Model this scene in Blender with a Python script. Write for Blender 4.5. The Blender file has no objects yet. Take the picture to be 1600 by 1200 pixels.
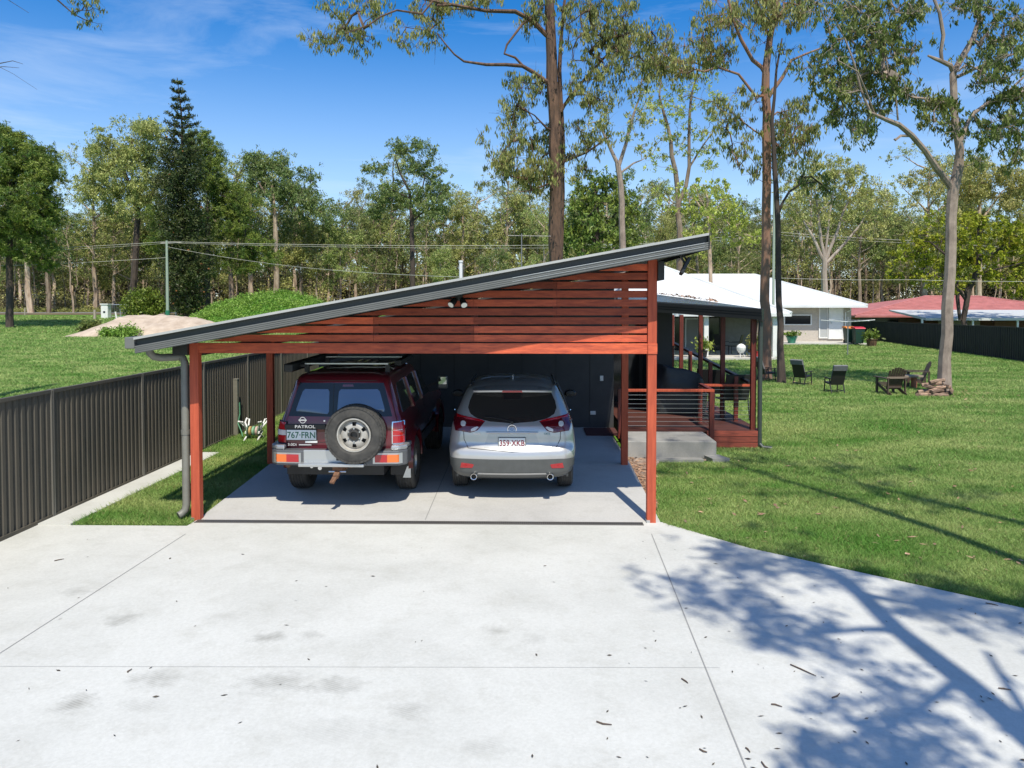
import bpy, math, random
import numpy as np
from mathutils import Vector, Matrix, noise as mnoise
rad = math.radians
SC = bpy.context.scene
COL = SC.collection
# ------------------------------------------------------------------ camera
F, PPX, PPY, HC = 1218.0, 800.0, 511.0, 2.89
YAW, PITCH = rad(1.22), rad(1.7)
cam_data = bpy.data.cameras.new('camera')
cam = bpy.data.objects.new('camera', cam_data); COL.objects.link(cam)
cam.location = (0, 0, HC)
cam.rotation_euler = (rad(90) - PITCH, 0, YAW)
cam_data.sensor_width = 36; cam_data.lens = F / 1600 * 36
cam_data.shift_y = -(600 - PPY) / 1600
cam_data.clip_end = 3000
SC.camera = cam
# ------------------------------------------------------------------ sky
SUN_EL, SUN_AZ = rad(57), rad(12)      # sun behind the camera, 12 degrees to its right
w = bpy.data.worlds.new('World'); SC.world = w; w.use_nodes = True
nt = w.node_tree; nt.nodes.clear()
out = nt.nodes.new('ShaderNodeOutputWorld'); bg = nt.nodes.new('ShaderNodeBackground')
sky = nt.nodes.new('ShaderNodeTexSky'); sky.sky_type = 'NISHITA'; sky.sun_disc = False
sky.sun_elevation = SUN_EL; sky.sun_rotation = rad(180) - SUN_AZ
sky.air_density = 1.0; sky.dust_density = 0.15; sky.ozone_density = 4.0; sky.altitude = 0
tc = nt.nodes.new('ShaderNodeTexCoord')
mp = nt.nodes.new('ShaderNodeMapping'); mp.inputs['Scale'].default_value = (1.2, 1.2, 6.5); mp.inputs['Rotation'].default_value = (0.12, -0.25, 0)
nz = nt.nodes.new('ShaderNodeTexNoise'); nz.inputs['Scale'].default_value = 2.3; nz.inputs['Detail'].default_value = 9; nz.inputs['Roughness'].default_value = .62; nz.inputs['Distortion'].default_value = .6
rp = nt.nodes.new('ShaderNodeValToRGB'); rp.color_ramp.elements[0].position = .52; rp.color_ramp.elements[1].position = .85
rp.color_ramp.elements[1].color = (.36, .36, .36, 1)
mixc = nt.nodes.new('ShaderNodeMix'); mixc.data_type = 'RGBA'
hs = nt.nodes.new('ShaderNodeHueSaturation'); hs.inputs['Saturation'].default_value = 1.40; hs.inputs['Hue'].default_value = .506; hs.inputs['Value'].default_value = 1.62
nt.links.new(sky.outputs[0], hs.inputs['Color'])
nt.links.new(tc.outputs['Generated'], mp.inputs[0]); nt.links.new(mp.outputs[0], nz.inputs['Vector'])
nt.links.new(nz.outputs[0], rp.inputs[0])
# unseen white veil added behind the camera to neutralise fill; pale haze near horizon
sx = nt.nodes.new('ShaderNodeSeparateXYZ'); nt.links.new(tc.outputs['Generated'], sx.inputs[0])
m1 = nt.nodes.new('ShaderNodeMapRange'); m1.interpolation_type = 'SMOOTHSTEP'; m1.inputs['From Min'].default_value = .35; m1.inputs['From Max'].default_value = -.35; m1.inputs['To Max'].default_value = .24
nt.links.new(sx.outputs[1], m1.inputs[0])
m2 = nt.nodes.new('ShaderNodeMapRange'); m2.interpolation_type = 'SMOOTHSTEP'; m2.inputs['From Min'].default_value = .36; m2.inputs['From Max'].default_value = .0; m2.inputs['To Max'].default_value = .52
nt.links.new(sx.outputs[2], m2.inputs[0])
ad2 = nt.nodes.new('ShaderNodeMath'); ad2.operation = 'MAXIMUM'; nt.links.new(m1.outputs[0], ad2.inputs[0]); nt.links.new(m2.outputs[0], ad2.inputs[1])
ad = nt.nodes.new('ShaderNodeMath'); ad.operation = 'ADD'; ad.use_clamp = True
nt.links.new(rp.outputs[0], ad.inputs[0]); nt.links.new(ad2.outputs[0], ad.inputs[1]); nt.links.new(ad.outputs[0], mixc.inputs[0])
nt.links.new(hs.outputs[0], mixc.inputs[6]); mixc.inputs[7].default_value = (8.4, 9.7, 11.4, 1)
nt.links.new(mixc.outputs[2], bg.inputs[0]); nt.links.new(bg.outputs[0], out.inputs[0])
bg.inputs[1].default_value = 0.084
sd = bpy.data.lights.new('sun', 'SUN'); sd.energy = 4.6; sd.angle = rad(.55); sd.color = (1, .94, .81)
sun = bpy.data.objects.new('sun', sd); COL.objects.link(sun)
sun_dir = Vector((math.sin(SUN_AZ) * math.cos(SUN_EL), -math.cos(SUN_AZ) * math.cos(SUN_EL), math.sin(SUN_EL)))
sun.rotation_euler = sun_dir.to_track_quat('Z', 'Y').to_euler(); sun.location = (5, -20, 40)
SC.view_settings.view_transform = 'Standard'; SC.view_settings.look = 'None'
SC.view_settings.exposure = 0.26; SC.view_settings.gamma = 1
SC.cycles.max_bounces = 6; SC.cycles.transparent_max_bounces = 6
try: SC.cycles.use_denoising = True
except Exception: pass
# ------------------------------------------------------------------ measuring helpers (a photo point to a point of the place)
_f = Vector((-math.sin(YAW) * math.cos(PITCH), math.cos(YAW) * math.cos(PITCH), -math.sin(PITCH)))
_r = Vector((math.cos(YAW), math.sin(YAW), 0)); _u = _r.cross(_f)
def ray(px, py): return _f + _r * ((px - PPX) / F) - _u * ((py - PPY) / F)
def P(px, py, y):
    r = ray(px, py); t = y / r.y
    return Vector((r.x * t, y, HC + r.z * t))
def gz(x, y):
    if y < 30: return 0.0
    if y < 60: return .01 * (y - 30)
    if y < 108: return .3 + .03 * (y - 60)
    return 1.74
def G(px, py, z=0.0):
    r = ray(px, py); t = (z - HC) / r.z
    return Vector((r.x * t, r.y * t, z))
def GX(px, y):
    """ground point under image column px at distance y"""
    p = P(px, 500, y); return Vector((p.x, y, gz(p.x, y)))
# ------------------------------------------------------------------ naming
def tag(o, label=None, cat=None, group=None, kind=None):
    if label: o['label'] = label
    if cat: o['category'] = cat
    if group: o['group'] = group
    if kind: o['kind'] = kind
    return o
def thing(name, label, cat, loc=(0, 0, 0), rz=0, group=None):
    o = bpy.data.objects.new(name, None); COL.objects.link(o)
    o.location = loc; o.rotation_euler = (0, 0, rz); o.empty_display_size = .2

    return tag(o, label, cat, group)
def origin_of(o):
    v = Vector((0, 0, 0))
    while o is not None:
        v += o.location; o = o.parent
    return v
def copy_tree(o, parent=None):
    c = o.copy(); COL.objects.link(c); c.parent = parent
    for ch in list(o.children): copy_tree(ch, c)
    return c
def link_mesh(name, me, parent=None, world=True, kind=None):
    o = bpy.data.objects.new(name, me); COL.objects.link(o)
    if parent is not None:
        if world: me.transform(Matrix.Translation(-origin_of(parent)))
        o.parent = parent
    if kind: o['kind'] = kind
    return o
class MB:
    """collects shapes; build() links them as ONE mesh object"""
    def __init__(s): s.v = []; s.f = []
    def add(s, vs, fs):
        n = len(s.v); s.v += [tuple(v) for v in vs]; s.f += [tuple(i + n for i in f) for f in fs]; return s
    def box(s, a, b):
        x0, y0, z0 = a; x1, y1, z1 = b
        x0, x1 = min(x0, x1), max(x0, x1); y0, y1 = min(y0, y1), max(y0, y1); z0, z1 = min(z0, z1), max(z0, z1)
        return s.add([(x0, y0, z0), (x1, y0, z0), (x1, y1, z0), (x0, y1, z0), (x0, y0, z1), (x1, y0, z1), (x1, y1, z1), (x0, y1, z1)],
                     [(0, 3, 2, 1), (4, 5, 6, 7), (0, 1, 5, 4), (1, 2, 6, 5), (2, 3, 7, 6), (3, 0, 4, 7)])
    def bar(s, p, q, w, h, up=(0, 0, 1)):
        p, q = Vector(p), Vector(q); d = (q - p).normalized(); u = Vector(up)
        r = d.cross(u)
        if r.length < 1e-4: r = d.cross(Vector((0, 1, 0)))
        r.normalize(); u = r.cross(d).normalized()
        vs = [p + r * a * w / 2 + u * b * h / 2 for a, b in ((-1, -1), (1, -1), (1, 1), (-1, 1))] + \
             [q + r * a * w / 2 + u * b * h / 2 for a, b in ((-1, -1), (1, -1), (1, 1), (-1, 1))]
        return s.add(vs, [(0, 1, 2, 3), (7, 6, 5, 4), (0, 4, 5, 1), (1, 5, 6, 2), (2, 6, 7, 3), (3, 7, 4, 0)])
    def tube(s, pts, rs, n=8, caps=True):
        pts = [Vector(p) for p in pts]
        if not isinstance(rs, (list, tuple)): rs = [rs] * len(pts)
        base = len(s.v); ref = None
        for i, p in enumerate(pts):
            d = (pts[min(i + 1, len(pts) - 1)] - pts[max(i - 1, 0)])
            d = d.normalized() if d.length > 1e-9 else Vector((0, 0, 1))
            if ref is None:
                ref = Vector((1, 0, 0)) if abs(d.x) < .8 else Vector((0, 1, 0))
            r = (ref - d * ref.dot(d)).normalized(); u = d.cross(r); ref = r
            for k in range(n):
                a = 2 * math.pi * k / n
                s.v.append(tuple(p + (r * math.cos(a) + u * math.sin(a)) * rs[i]))
        for i in range(len(pts) - 1):
            for k in range(n):
                a = base + i * n + k; b = base + i * n + (k + 1) % n
                s.f.append((a, b, b + n, a + n))
        if caps:
            s.f.append(tuple(base + k for k in range(n))[::-1]); e = base + (len(pts) - 1) * n
            s.f.append(tuple(e + k for k in range(n)))
        return s
    def prism(s, poly, axis, t0, t1):
        """poly in the two other axes (x,z for axis y; y,z for axis x; x,y for axis z)"""
        def m(p, t): return (p[0], t, p[1]) if axis == 'y' else ((t, p[0], p[1]) if axis == 'x' else (p[0], p[1], t))
        n = len(poly)
        return s.add([m(p, t0) for p in poly] + [m(p, t1) for p in poly],
                     [tuple(range(n)), tuple(range(2 * n - 1, n - 1, -1))] + [(i, i + n, (i + 1) % n + n, (i + 1) % n) for i in range(n)])
    def lathe(s, prof, c, axis='z', n=20, closed=False, caps=True):
        """prof: list of (radius, height along axis)"""
        b = len(s.v); c = Vector(c)
        for r, h in prof:
            for k in range(n):
                a = 2 * math.pi * k / n; u, v = r * math.cos(a), r * math.sin(a)
                s.v.append(tuple(c + Vector({'z': (u, v, h), 'y': (u, h, v), 'x': (h, u, v)}[axis])))
        m = len(prof)
        for i in range(m if closed else m - 1):
            j = (i + 1) % m
            for k in range(n):
                s.f.append((b + i * n + k, b + i * n + (k + 1) % n, b + j * n + (k + 1) % n, b + j * n + k))
        if not closed and caps:
            if prof[0][0] > 1e-6: s.f.append(tuple(b + k for k in range(n))[::-1])
            if prof[-1][0] > 1e-6: s.f.append(tuple(b + (m - 1) * n + k for k in range(n)))
        return s
    def quad(s, *p): return s.add(p, [tuple(range(len(p)))])
    def xform(s, M): s.v = [tuple(M @ Vector(v)) for v in s.v]; return s
    def build(s, name, mat, parent=None, smooth=False, kind=None, world=True, bevel=0, fix=True):
        me = bpy.data.meshes.new(name); me.from_pydata(s.v, [], s.f); me.materials.append(mat)
        if fix:
            import bmesh
            bm = bmesh.new(); bm.from_mesh(me); bmesh.ops.recalc_face_normals(bm, faces=bm.faces); bm.to_mesh(me); bm.free()
        if smooth:
            me.polygons.foreach_set('use_smooth', [True] * len(me.polygons))
            try: me.set_sharp_from_angle(angle=rad(40))
            except Exception: pass
        me.update()
        o = link_mesh(name, me, parent, world, kind)
        if bevel:
            b = o.modifiers.new('bevel', 'BEVEL'); b.width = bevel; b.segments = 2; b.limit_method = 'ANGLE'
        return o
# ------------------------------------------------------------------ materials
MATS = {}
def mat(name, col, rough=.6, metal=0., col2=None, scale=8., detail=5., lo=.35, hi=.65, bump=0., bscale=None, coat=0., spec=.5, island=0., objrand=0., stretch=None, trans=0.):
    m = bpy.data.materials.new(name); m.use_nodes = True; n = m.node_tree.nodes; L = m.node_tree.links
    bs = n['Principled BSDF']; bs.inputs['Roughness'].default_value = rough; bs.inputs['Metallic'].default_value = metal
    bs.inputs['Coat Weight'].default_value = coat; bs.inputs['Coat Roughness'].default_value = .04; bs.inputs['Specular IOR Level'].default_value = spec
    col = tuple(col) + (1,); src = None
    tcn = n.new('ShaderNodeTexCoord'); mpn = n.new('ShaderNodeMapping'); L.new(tcn.outputs['Object'], mpn.inputs[0])
    if stretch: mpn.inputs['Scale'].default_value = stretch
    if col2:
        nn = n.new('ShaderNodeTexNoise'); nn.inputs['Scale'].default_value = scale; nn.inputs['Detail'].default_value = detail; nn.inputs['Roughness'].default_value = .6
        L.new(mpn.outputs[0], nn.inputs['Vector'])
        r = n.new('ShaderNodeValToRGB'); r.color_ramp.elements[0].position = lo; r.color_ramp.elements[1].position = hi
        r.color_ramp.elements[0].color = col; r.color_ramp.elements[1].color = tuple(col2) + (1,)
        L.new(nn.outputs[0], r.inputs[0]); src = r.outputs[0]
    if island or objrand:
        h = n.new('ShaderNodeHueSaturation')
        g = n.new('ShaderNodeNewGeometry'); oi = n.new('ShaderNodeObjectInfo')
        mr = n.new('ShaderNodeMapRange'); a = island or objrand
        mr.inputs['To Min'].default_value = 1 - a; mr.inputs['To Max'].default_value = 1 + a
        L.new(g.outputs['Random Per Island'] if island else oi.outputs['Random'], mr.inputs[0]); L.new(mr.outputs[0], h.inputs['Value'])
        if island and objrand:
            m2 = n.new('ShaderNodeMapRange'); m2.inputs['To Min'].default_value = .5 - objrand * .12; m2.inputs['To Max'].default_value = .5 + objrand * .10
            L.new(oi.outputs['Random'], m2.inputs[0]); L.new(m2.outputs[0], h.inputs['Hue'])
        if src: L.new(src, h.inputs['Color'])
        else: h.inputs['Color'].default_value = col
        src = h.outputs[0]
    if src: L.new(src, bs.inputs['Base Color'])
    else: bs.inputs['Base Color'].default_value = col
    if bump:
        b = n.new('ShaderNodeBump'); b.inputs['Strength'].default_value = bump; b.inputs['Distance'].default_value = .02
        n2 = n.new('ShaderNodeTexNoise'); n2.inputs['Scale'].default_value = bscale or scale * 3; n2.inputs['Detail'].default_value = 6
        L.new(mpn.outputs[0], n2.inputs['Vector']); L.new(n2.outputs[0], b.inputs['Height']); L.new(b.outputs[0], bs.inputs['Normal'])
    if trans:
        t = n.new('ShaderNodeBsdfTranslucent'); mx = n.new('ShaderNodeMixShader'); mx.inputs[0].default_value = trans
        if src: L.new(src, t.inputs[0])
        else: t.inputs[0].default_value = col
        o = n['Material Output']; L.new(bs.outputs[0], mx.inputs[1]); L.new(t.outputs[0], mx.inputs[2]); L.new(mx.outputs[0], o.inputs[0])
    MATS[name] = m
    return m
m_wood = mat('hardwood', (.52, .105, .045), .6, spec=.3, col2=(.23, .042, .026), scale=4, stretch=(1.1, 4, 7), lo=.3, hi=.75, bump=.15, island=.55)
m_post = mat('hardwood_post', (.54, .11, .052), .6, spec=.3, col2=(.34, .062, .032), scale=4, stretch=(7, 7, .6), lo=.3, hi=.7, bump=.15)
m_dwood = mat('verandah_timber', (.17, .030, .018), .5, col2=(.10, .02, .013), scale=4, stretch=(5, 5, 1), bump=.1)
m_roofgrey = mat('roof_steel', (.14, .14, .132), .45, .0, col2=(.165, .165, .155), scale=3)
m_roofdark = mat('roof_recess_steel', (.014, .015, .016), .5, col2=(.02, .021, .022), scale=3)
m_cap = mat('capping_steel', (.42, .42, .40), .35, col2=(.36, .36, .35), scale=4)
m_pipe = mat('downpipe_paint', (.20, .195, .165), .5, col2=(.17, .165, .14), scale=6)
m_fence = mat('fence_steel', (.082, .076, .062), .7, spec=.25, col2=(.11, .096, .074), scale=2.2, stretch=(1, 1, .35), bump=.05)
m_fence2 = mat('dark_fence_steel', (.018, .017, .016), .6, col2=(.026, .024, .022), scale=2)
m_bollard = mat('beige_steel', (.19, .18, .14), .5, col2=(.16, .15, .12), scale=6)
m_wall = mat('charcoal_wall', (.040, .040, .043), .65, col2=(.050, .050, .052), scale=3)
m_black = mat('black_plastic', (.012, .012, .013), .45)
m_blackgloss = mat('black_gloss', (.006, .006, .007), .12)
m_white = mat('white_paint', (.78, .78, .76), .5, col2=(.7, .7, .68), scale=3)
m_steel = mat('steel_wire', (.62, .62, .62), .28, .9)
m_alu = mat('aluminium', (.55, .56, .56), .35, .8)
m_verroof = mat('verandah_roof_steel', (.07, .08, .09), .25, col2=(.06, .07, .08), scale=3, stretch=(1, 1, 1))
# ------------------------------------------------------------------ ground materials
def nodes_of(name):
    m = bpy.data.materials.new(name); m.use_nodes = True
    return m, m.node_tree.nodes, m.node_tree.links, m.node_tree.nodes['Principled BSDF']
def ramp(n, L, src, p0, c0, p1, c1):
    r = n.new('ShaderNodeValToRGB'); e = r.color_ramp.elements
    e[0].position, e[1].position = p0, p1; e[0].color, e[1].color = tuple(c0) + (1,), tuple(c1) + (1,)
    L.new(src, r.inputs[0]); return r.outputs[0]
def noise(n, L, vec, scale, detail=5, rough=.6, dist=0):
    k = n.new('ShaderNodeTexNoise'); k.inputs['Scale'].default_value = scale; k.inputs['Detail'].default_value = detail
    k.inputs['Roughness'].default_value = rough; k.inputs['Distortion'].default_value = dist
    L.new(vec, k.inputs['Vector']); return k.outputs[0]
def mixrgb(n, L, fac, a, b, mode='MIX'):
    k = n.new('ShaderNodeMix'); k.data_type = 'RGBA'; k.blend_type = mode
    for i, s in ((0, fac), (6, a), (7, b)):
        if hasattr(s, 'is_linked') or hasattr(s, 'links'): L.new(s, k.inputs[i])
        else: k.inputs[i].default_value = s if i == 0 else tuple(s) + (1,)
    return k.outputs[2]
def math_(n, L, op, a, b=None, clamp=False):
    k = n.new('ShaderNodeMath'); k.operation = op; k.use_clamp = clamp
    for i, s in enumerate((a, b)):
        if s is None: continue
        if hasattr(s, 'links'): L.new(s, k.inputs[i])
        else: k.inputs[i].default_value = s
    return k.outputs[0]
def grass_material(name, c0, c1, c2):
    m, n, L, bs = nodes_of(name); tc = n.new('ShaderNodeTexCoord').outputs['Object']
    mp = n.new('ShaderNodeMapping'); mp.inputs['Scale'].default_value = (.35, 1, 1); L.new(tc, mp.inputs[0])
    a = ramp(n, L, noise(n, L, tc, 14, 6, .7), .35, c0, .68, c1)
    b = noise(n, L, mp.outputs[0], .9, 4, .6)
    c = mixrgb(n, L, ramp(n, L, b, .42, (0, 0, 0), .66, (.8, .8, .8)), a, c2)
    d = mixrgb(n, L, ramp(n, L, noise(n, L, mp.outputs[0], .28, 3, .5), .45, (0, 0, 0), .6, (1, 1, 1)), c, c, 'MULTIPLY')
    L.new(c, bs.inputs['Base Color']); bs.inputs['Roughness'].default_value = .8; bs.inputs['Specular IOR Level'].default_value = .15
    bp = n.new('ShaderNodeBump'); bp.inputs['Strength'].default_value = .6; bp.inputs['Distance'].default_value = .06
    L.new(noise(n, L, tc, 22, 5, .7), bp.inputs['Height']); L.new(bp.outputs[0], bs.inputs['Normal'])
    return m
m_lawn = grass_material('lawn', (.045, .13, .015), (.10, .24, .03), (.15, .27, .045))
# grass blade material: patchy tint per world area + per blade variation
def blade_material():
    m, n, L, bs = nodes_of('grass_blade'); g = n.new('ShaderNodeNewGeometry'); tc = n.new('ShaderNodeTexCoord').outputs['Object']
    mp = n.new('ShaderNodeMapping'); mp.inputs['Scale'].default_value = (.5, 1, 0); L.new(tc, mp.inputs[0])
    big = ramp(n, L, noise(n, L, mp.outputs[0], .8, 4, .6), .34, (.155, .35, .06), .66, (.48, .58, .21))
    isl = ramp(n, L, g.outputs['Random Per Island'], 0, (.45, .5, .4), 1, (1.25, 1.15, 1.2))
    c = mixrgb(n, L, 1.0, big, isl, 'MULTIPLY')
    dry = math_(n, L, 'GREATER_THAN', g.outputs['Random Per Island'], .94)
    c = mixrgb(n, L, dry, c, (.34, .30, .13))
    L.new(c, bs.inputs['Base Color']); bs.inputs['Roughness'].default_value = .6; bs.inputs['Specular IOR Level'].default_value = .25
    t = n.new('ShaderNodeBsdfTranslucent'); L.new(c, t.inputs[0]); mx = n.new('ShaderNodeMixShader'); mx.inputs[0].default_value = .3
    L.new(bs.outputs[0], mx.inputs[1]); L.new(t.outputs[0], mx.inputs[2]); L.new(mx.outputs[0], n['Material Output'].inputs[0])
    return m
m_blade = blade_material()
STAINS = [  # photo point of each tyre scuff, half width, half length, strength
    (118, 1102, .15, .15, .75), (190, 970, .17, .15, .7), (118, 926, .15, .12, .45), (243, 1063, .22, .16, .55), (420, 998, .15, .13, .75),
    (485, 995, .13, .12, .45), (430, 1068, .30, .18, .6), (525, 1072, .22, .17, .6), (640, 1113, .16, .12, .5), (775, 987, .13, .11, .45),
    (835, 1001, .11, .12, .3), (352, 965, .2, .12, .22), (760, 1170, .15, .12, .3), (520, 1145, .5, .18, .25), (225, 1105, .2, .12, .3)]
def concrete_material(name, base, dark, stains=True):
    m, n, L, bs = nodes_of(name); tc = n.new('ShaderNodeTexCoord').outputs['Object']
    a = ramp(n, L, noise(n, L, tc, .55, 7, .62, .4), .36, dark, .58, base)
    f = ramp(n, L, noise(n, L, tc, 38, 4, .7), .3, (.86, .86, .85), .7, (1.0, 1.0, 1.0))
    c = mixrgb(n, L, 1.0, a, f, 'MULTIPLY')
    f2 = ramp(n, L, noise(n, L, tc, 2.6, 8, .72), .30, (.90, .895, .88), .50, (1, 1, 1))
    c = mixrgb(n, L, 1.0, c, f2, 'MULTIPLY')
    if stains:
        tot = None
        nn = noise(n, L, tc, 9, 3, .6)
        wv = n.new('ShaderNodeTexWave'); wv.inputs['Scale'].default_value = 13; wv.inputs['Distortion'].default_value = 1.2; wv.inputs['Detail'].default_value = 2
        mpw = n.new('ShaderNodeMapping'); mpw.inputs['Rotation'].default_value = (0, 0, rad(115)); L.new(tc, mpw.inputs[0]); L.new(mpw.outputs[0], wv.inputs['Vector'])
        for px, py, rx, ry, s in STAINS:
            p = G(px, py)
            v = n.new('ShaderNodeVectorMath'); v.operation = 'SUBTRACT'; L.new(tc, v.inputs[0]); v.inputs[1].default_value = (p.x, p.y, 0)
            v2 = n.new('ShaderNodeVectorMath'); v2.operation = 'MULTIPLY'; L.new(v.outputs[0], v2.inputs[0]); v2.inputs[1].default_value = (1 / rx, 1 / ry, 0)
            v3 = n.new('ShaderNodeVectorMath'); v3.operation = 'LENGTH'; L.new(v2.outputs[0], v3.inputs[0])
            d = math_(n, L, 'ADD', v3.outputs['Value'], math_(n, L, 'MULTIPLY', math_(n, L, 'SUBTRACT', nn, .5), 2.2))
            k = math_(n, L, 'MULTIPLY', math_(n, L, 'SUBTRACT', 1.15, d, True), s)
            tot = k if tot is None else math_(n, L, 'ADD', tot, k)
        tot = math_(n, L, 'MULTIPLY', tot, math_(n, L, 'ADD', math_(n, L, 'MULTIPLY', wv.outputs['Fac'], .35), .5))
        c = mixrgb(n, L, math_(n, L, 'MULTIPLY', tot, 1.0, True), c, (.20, .195, .17))
    L.new(c, bs.inputs['Base Color']); bs.inputs['Roughness'].default_value = .75; bs.inputs['Specular IOR Level'].default_value = .3
    bp = n.new('ShaderNodeBump'); bp.inputs['Strength'].default_value = .12; bp.inputs['Distance'].default_value = .01
    L.new(noise(n, L, tc, 60, 5, .7), bp.inputs['Height']); L.new(bp.outputs[0], bs.inputs['Normal'])
    return m
m_drive = concrete_material('driveway_concrete', (.60, .60, .565), (.53, .53, .495))
m_slab = concrete_material('carport_concrete', (.52, .51, .49), (.46, .45, .435), False)
m_block = concrete_material('step_concrete', (.40, .39, .37), (.26, .255, .24), False)
m_joint = mat('joint_line', (.27, .27, .26), .9)  # plain darker grey for the sawn joints
m_forestfloor = mat('forest_floor', (.11, .075, .045), .9, col2=(.16, .13, .06), scale=.5, detail=8, lo=.4, hi=.6)
m_road = mat('road_asphalt', (.16, .155, .15), .85, col2=(.21, .20, .19), scale=1.2)
m_sand = mat('sand_pile', (.55, .45, .35), .9, col2=(.40, .31, .23), scale=1.2, detail=8, bump=.5, bscale=6)
m_litter = mat('leaf_litter', (.25, .10, .05), .8, col2=(.42, .30, .2), scale=20, island=.5)
m_mulch = mat('bark_mulch_soil', (.26, .15, .10), .9, col2=(.42, .36, .3), scale=5, detail=8)
# ------------------------------------------------------------------ ground, driveway, slab
def sheet(name, mat_, xs, ys, zf, kind='structure'):
    mb = MB(); nx = len(xs)
    for y in ys:
        for x in xs: mb.v.append((x, y, zf(x, y)))
    for j in range(len(ys) - 1):
        for i in range(nx - 1):
            a = j * nx + i; mb.f.append((a, a + 1, a + nx + 1, a + nx))
    return mb.build(name, mat_, kind=kind, smooth=True, fix=False)
sheet('ground', m_lawn, [-900, -200, -60, 0, 60, 200, 900], [-60, 0, 30, 45, 60, 75, 90, 108, 200, 1500], gz)
sheet('forest_floor', m_forestfloor, [-700, -100, -40, 100, 700], [99, 103.9, 108, 400], lambda x, y: gz(x, y) + .03)
# driveway outline on the ground
D = [G(x, y, .012) for x, y in ((125, 820.5), (300, 820.5), (312, 823), (1032, 827), (1170, 856), (1600, 950))]
D[1].y = D[0].y; D[1].x = -4.43; D[2] = Vector((-4.42, 10.243, .012)); D[3] = Vector((1.76, 10.243, .012))
last = D[-1] + (D[-1] - D[-2]).normalized() * 6
outl = [Vector((-6.43, -9, .012)), Vector((last.x, -9, .012)), last] + [D[i] for i in (5, 4, 3, 2, 1, 0)] + [Vector((-5.94, D[0].y, .012)), Vector((-6.43, D[0].y, .012))]
mb = MB(); mb.v = [tuple(p) for p in outl] + [(p.x, p.y, -.1) for p in outl]; k = len(outl)
mb.f = [tuple(range(k))] + [(i, i + k, (i + 1) % k + k, (i + 1) % k) for i in range(k)]
mb.build('driveway', m_drive, kind='structure')
fs = MB().box((-6.43, D[0].y, -.05), (-5.96, 14.85, .03)); fs.build('fence_footing_strip', m_drive, kind='structure')
# sawn joints in the driveway
jt = MB()
for a, b, wd in (((290, 836), (-60, 1062), .007), ((1018, 836), (1168, 1210), .010), ((0, 1044), (1125, 1046), .003)):
    p, q = G(*a, .0), G(*b, .0); d = (q - p).normalized(); nn_ = Vector((-d.y, d.x, 0)) * wd / 2
    z = Vector((0, 0, .016)); jt.quad(p - nn_ + z, q - nn_ + z, q + nn_ + z, p + nn_ + z)
jt.build('driveway_joints', m_joint, kind='structure')
# carport slab: ramps up .16 m from the drain, then level
SZ = .16
def slab_z(y): return .012 if y < 10.24 else (.012 + (y - 10.24) / 3.0 * (SZ - .012) if y < 13.24 else SZ)
xl, xr = -4.42, 1.74
prof = [(10.24, .014), (13.24, SZ), (17.2, SZ), (17.2, -.1), (10.24, -.1)]
MB().prism(prof, 'x', xl, xr).build('carport_slab', m_slab, kind='structure')
jt = MB()
for (x0, y0), (x1, y1) in (((-1.38, 10.27), (-1.36, 17.0)),):
    for a, b in ((y0, 13.24), (13.24, y1)):
        jt.quad((x0, a, slab_z(a) + .004), (x0 + .012, a, slab_z(a) + .004), (x1 + .012, b, slab_z(b) + .004), (x1, b, slab_z(b) + .004))
jt.build('carport_slab_joints', m_joint, kind='structure')
# strip drain with slotted grate
t = thing('strip_drain', 'long narrow dark slotted drain across the mouth of the carport', 'drain', (-1.4, 10.14, 0))
MB().box((-4.40, 10.09, .0), (1.50, 10.19, .017)).build('channel', mat('drain_dark', (.03, .03, .03), .6), t)
g = MB()
for i in range(236):
    x = -4.395 + i * .025; g.box((x, 10.095, .017), (x + .009, 10.185, .021))
g.box((-4.40, 10.078, .0), (1.50, 10.09, .022)); g.box((-4.40, 10.19, .0), (1.50, 10.202, .022))
g.build('grate', mat('drain_steel', (.16, .15, .14), .5, .3), t)
# strip of soil and leaf litter beside the slab
MB().prism([(1.74, 10.9), (1.80, 11.1), (2.14, 13.4), (2.4, 14.2), (3.3, 14.35), (1.74, 14.6)], 'z', -.05, .035).build('mulch_strip', m_mulch, kind='structure')
def scatter(name, mat_, pts, size, kind='stuff', seed=1, lift=.01, flat=.25):
    rng = np.random.default_rng(seed); mb = MB()
    for p in pts:
        a = rng.uniform(0, 6.28); l = size * rng.uniform(.5, 1.5); w_ = l * rng.uniform(.18, .4); z = p[2] + lift
        d = Vector((math.cos(a), math.sin(a), rng.uniform(-flat, flat) * .5)) * l / 2; s_ = Vector((-math.sin(a), math.cos(a), rng.uniform(-flat, flat))) * w_ / 2
        c = Vector((p[0], p[1], z + abs(d.z) + abs(s_.z)))
        mb.quad(c - d, c + s_, c + d, c - s_)
    return mb.build(name, mat_, kind=kind, fix=False)
rng = np.random.default_rng(5)
pts = []
for i in range(900):
    y = rng.uniform(10.8, 14.55); xm = 1.78 + (y - 10.8) / 3.7 * .62; x = 1.76 + rng.beta(.7, 2) * (xm - 1.76)
    pts.append((x, y, .035))
scatter('leaf_litter', m_litter, pts, .09, lift=.01)
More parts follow.
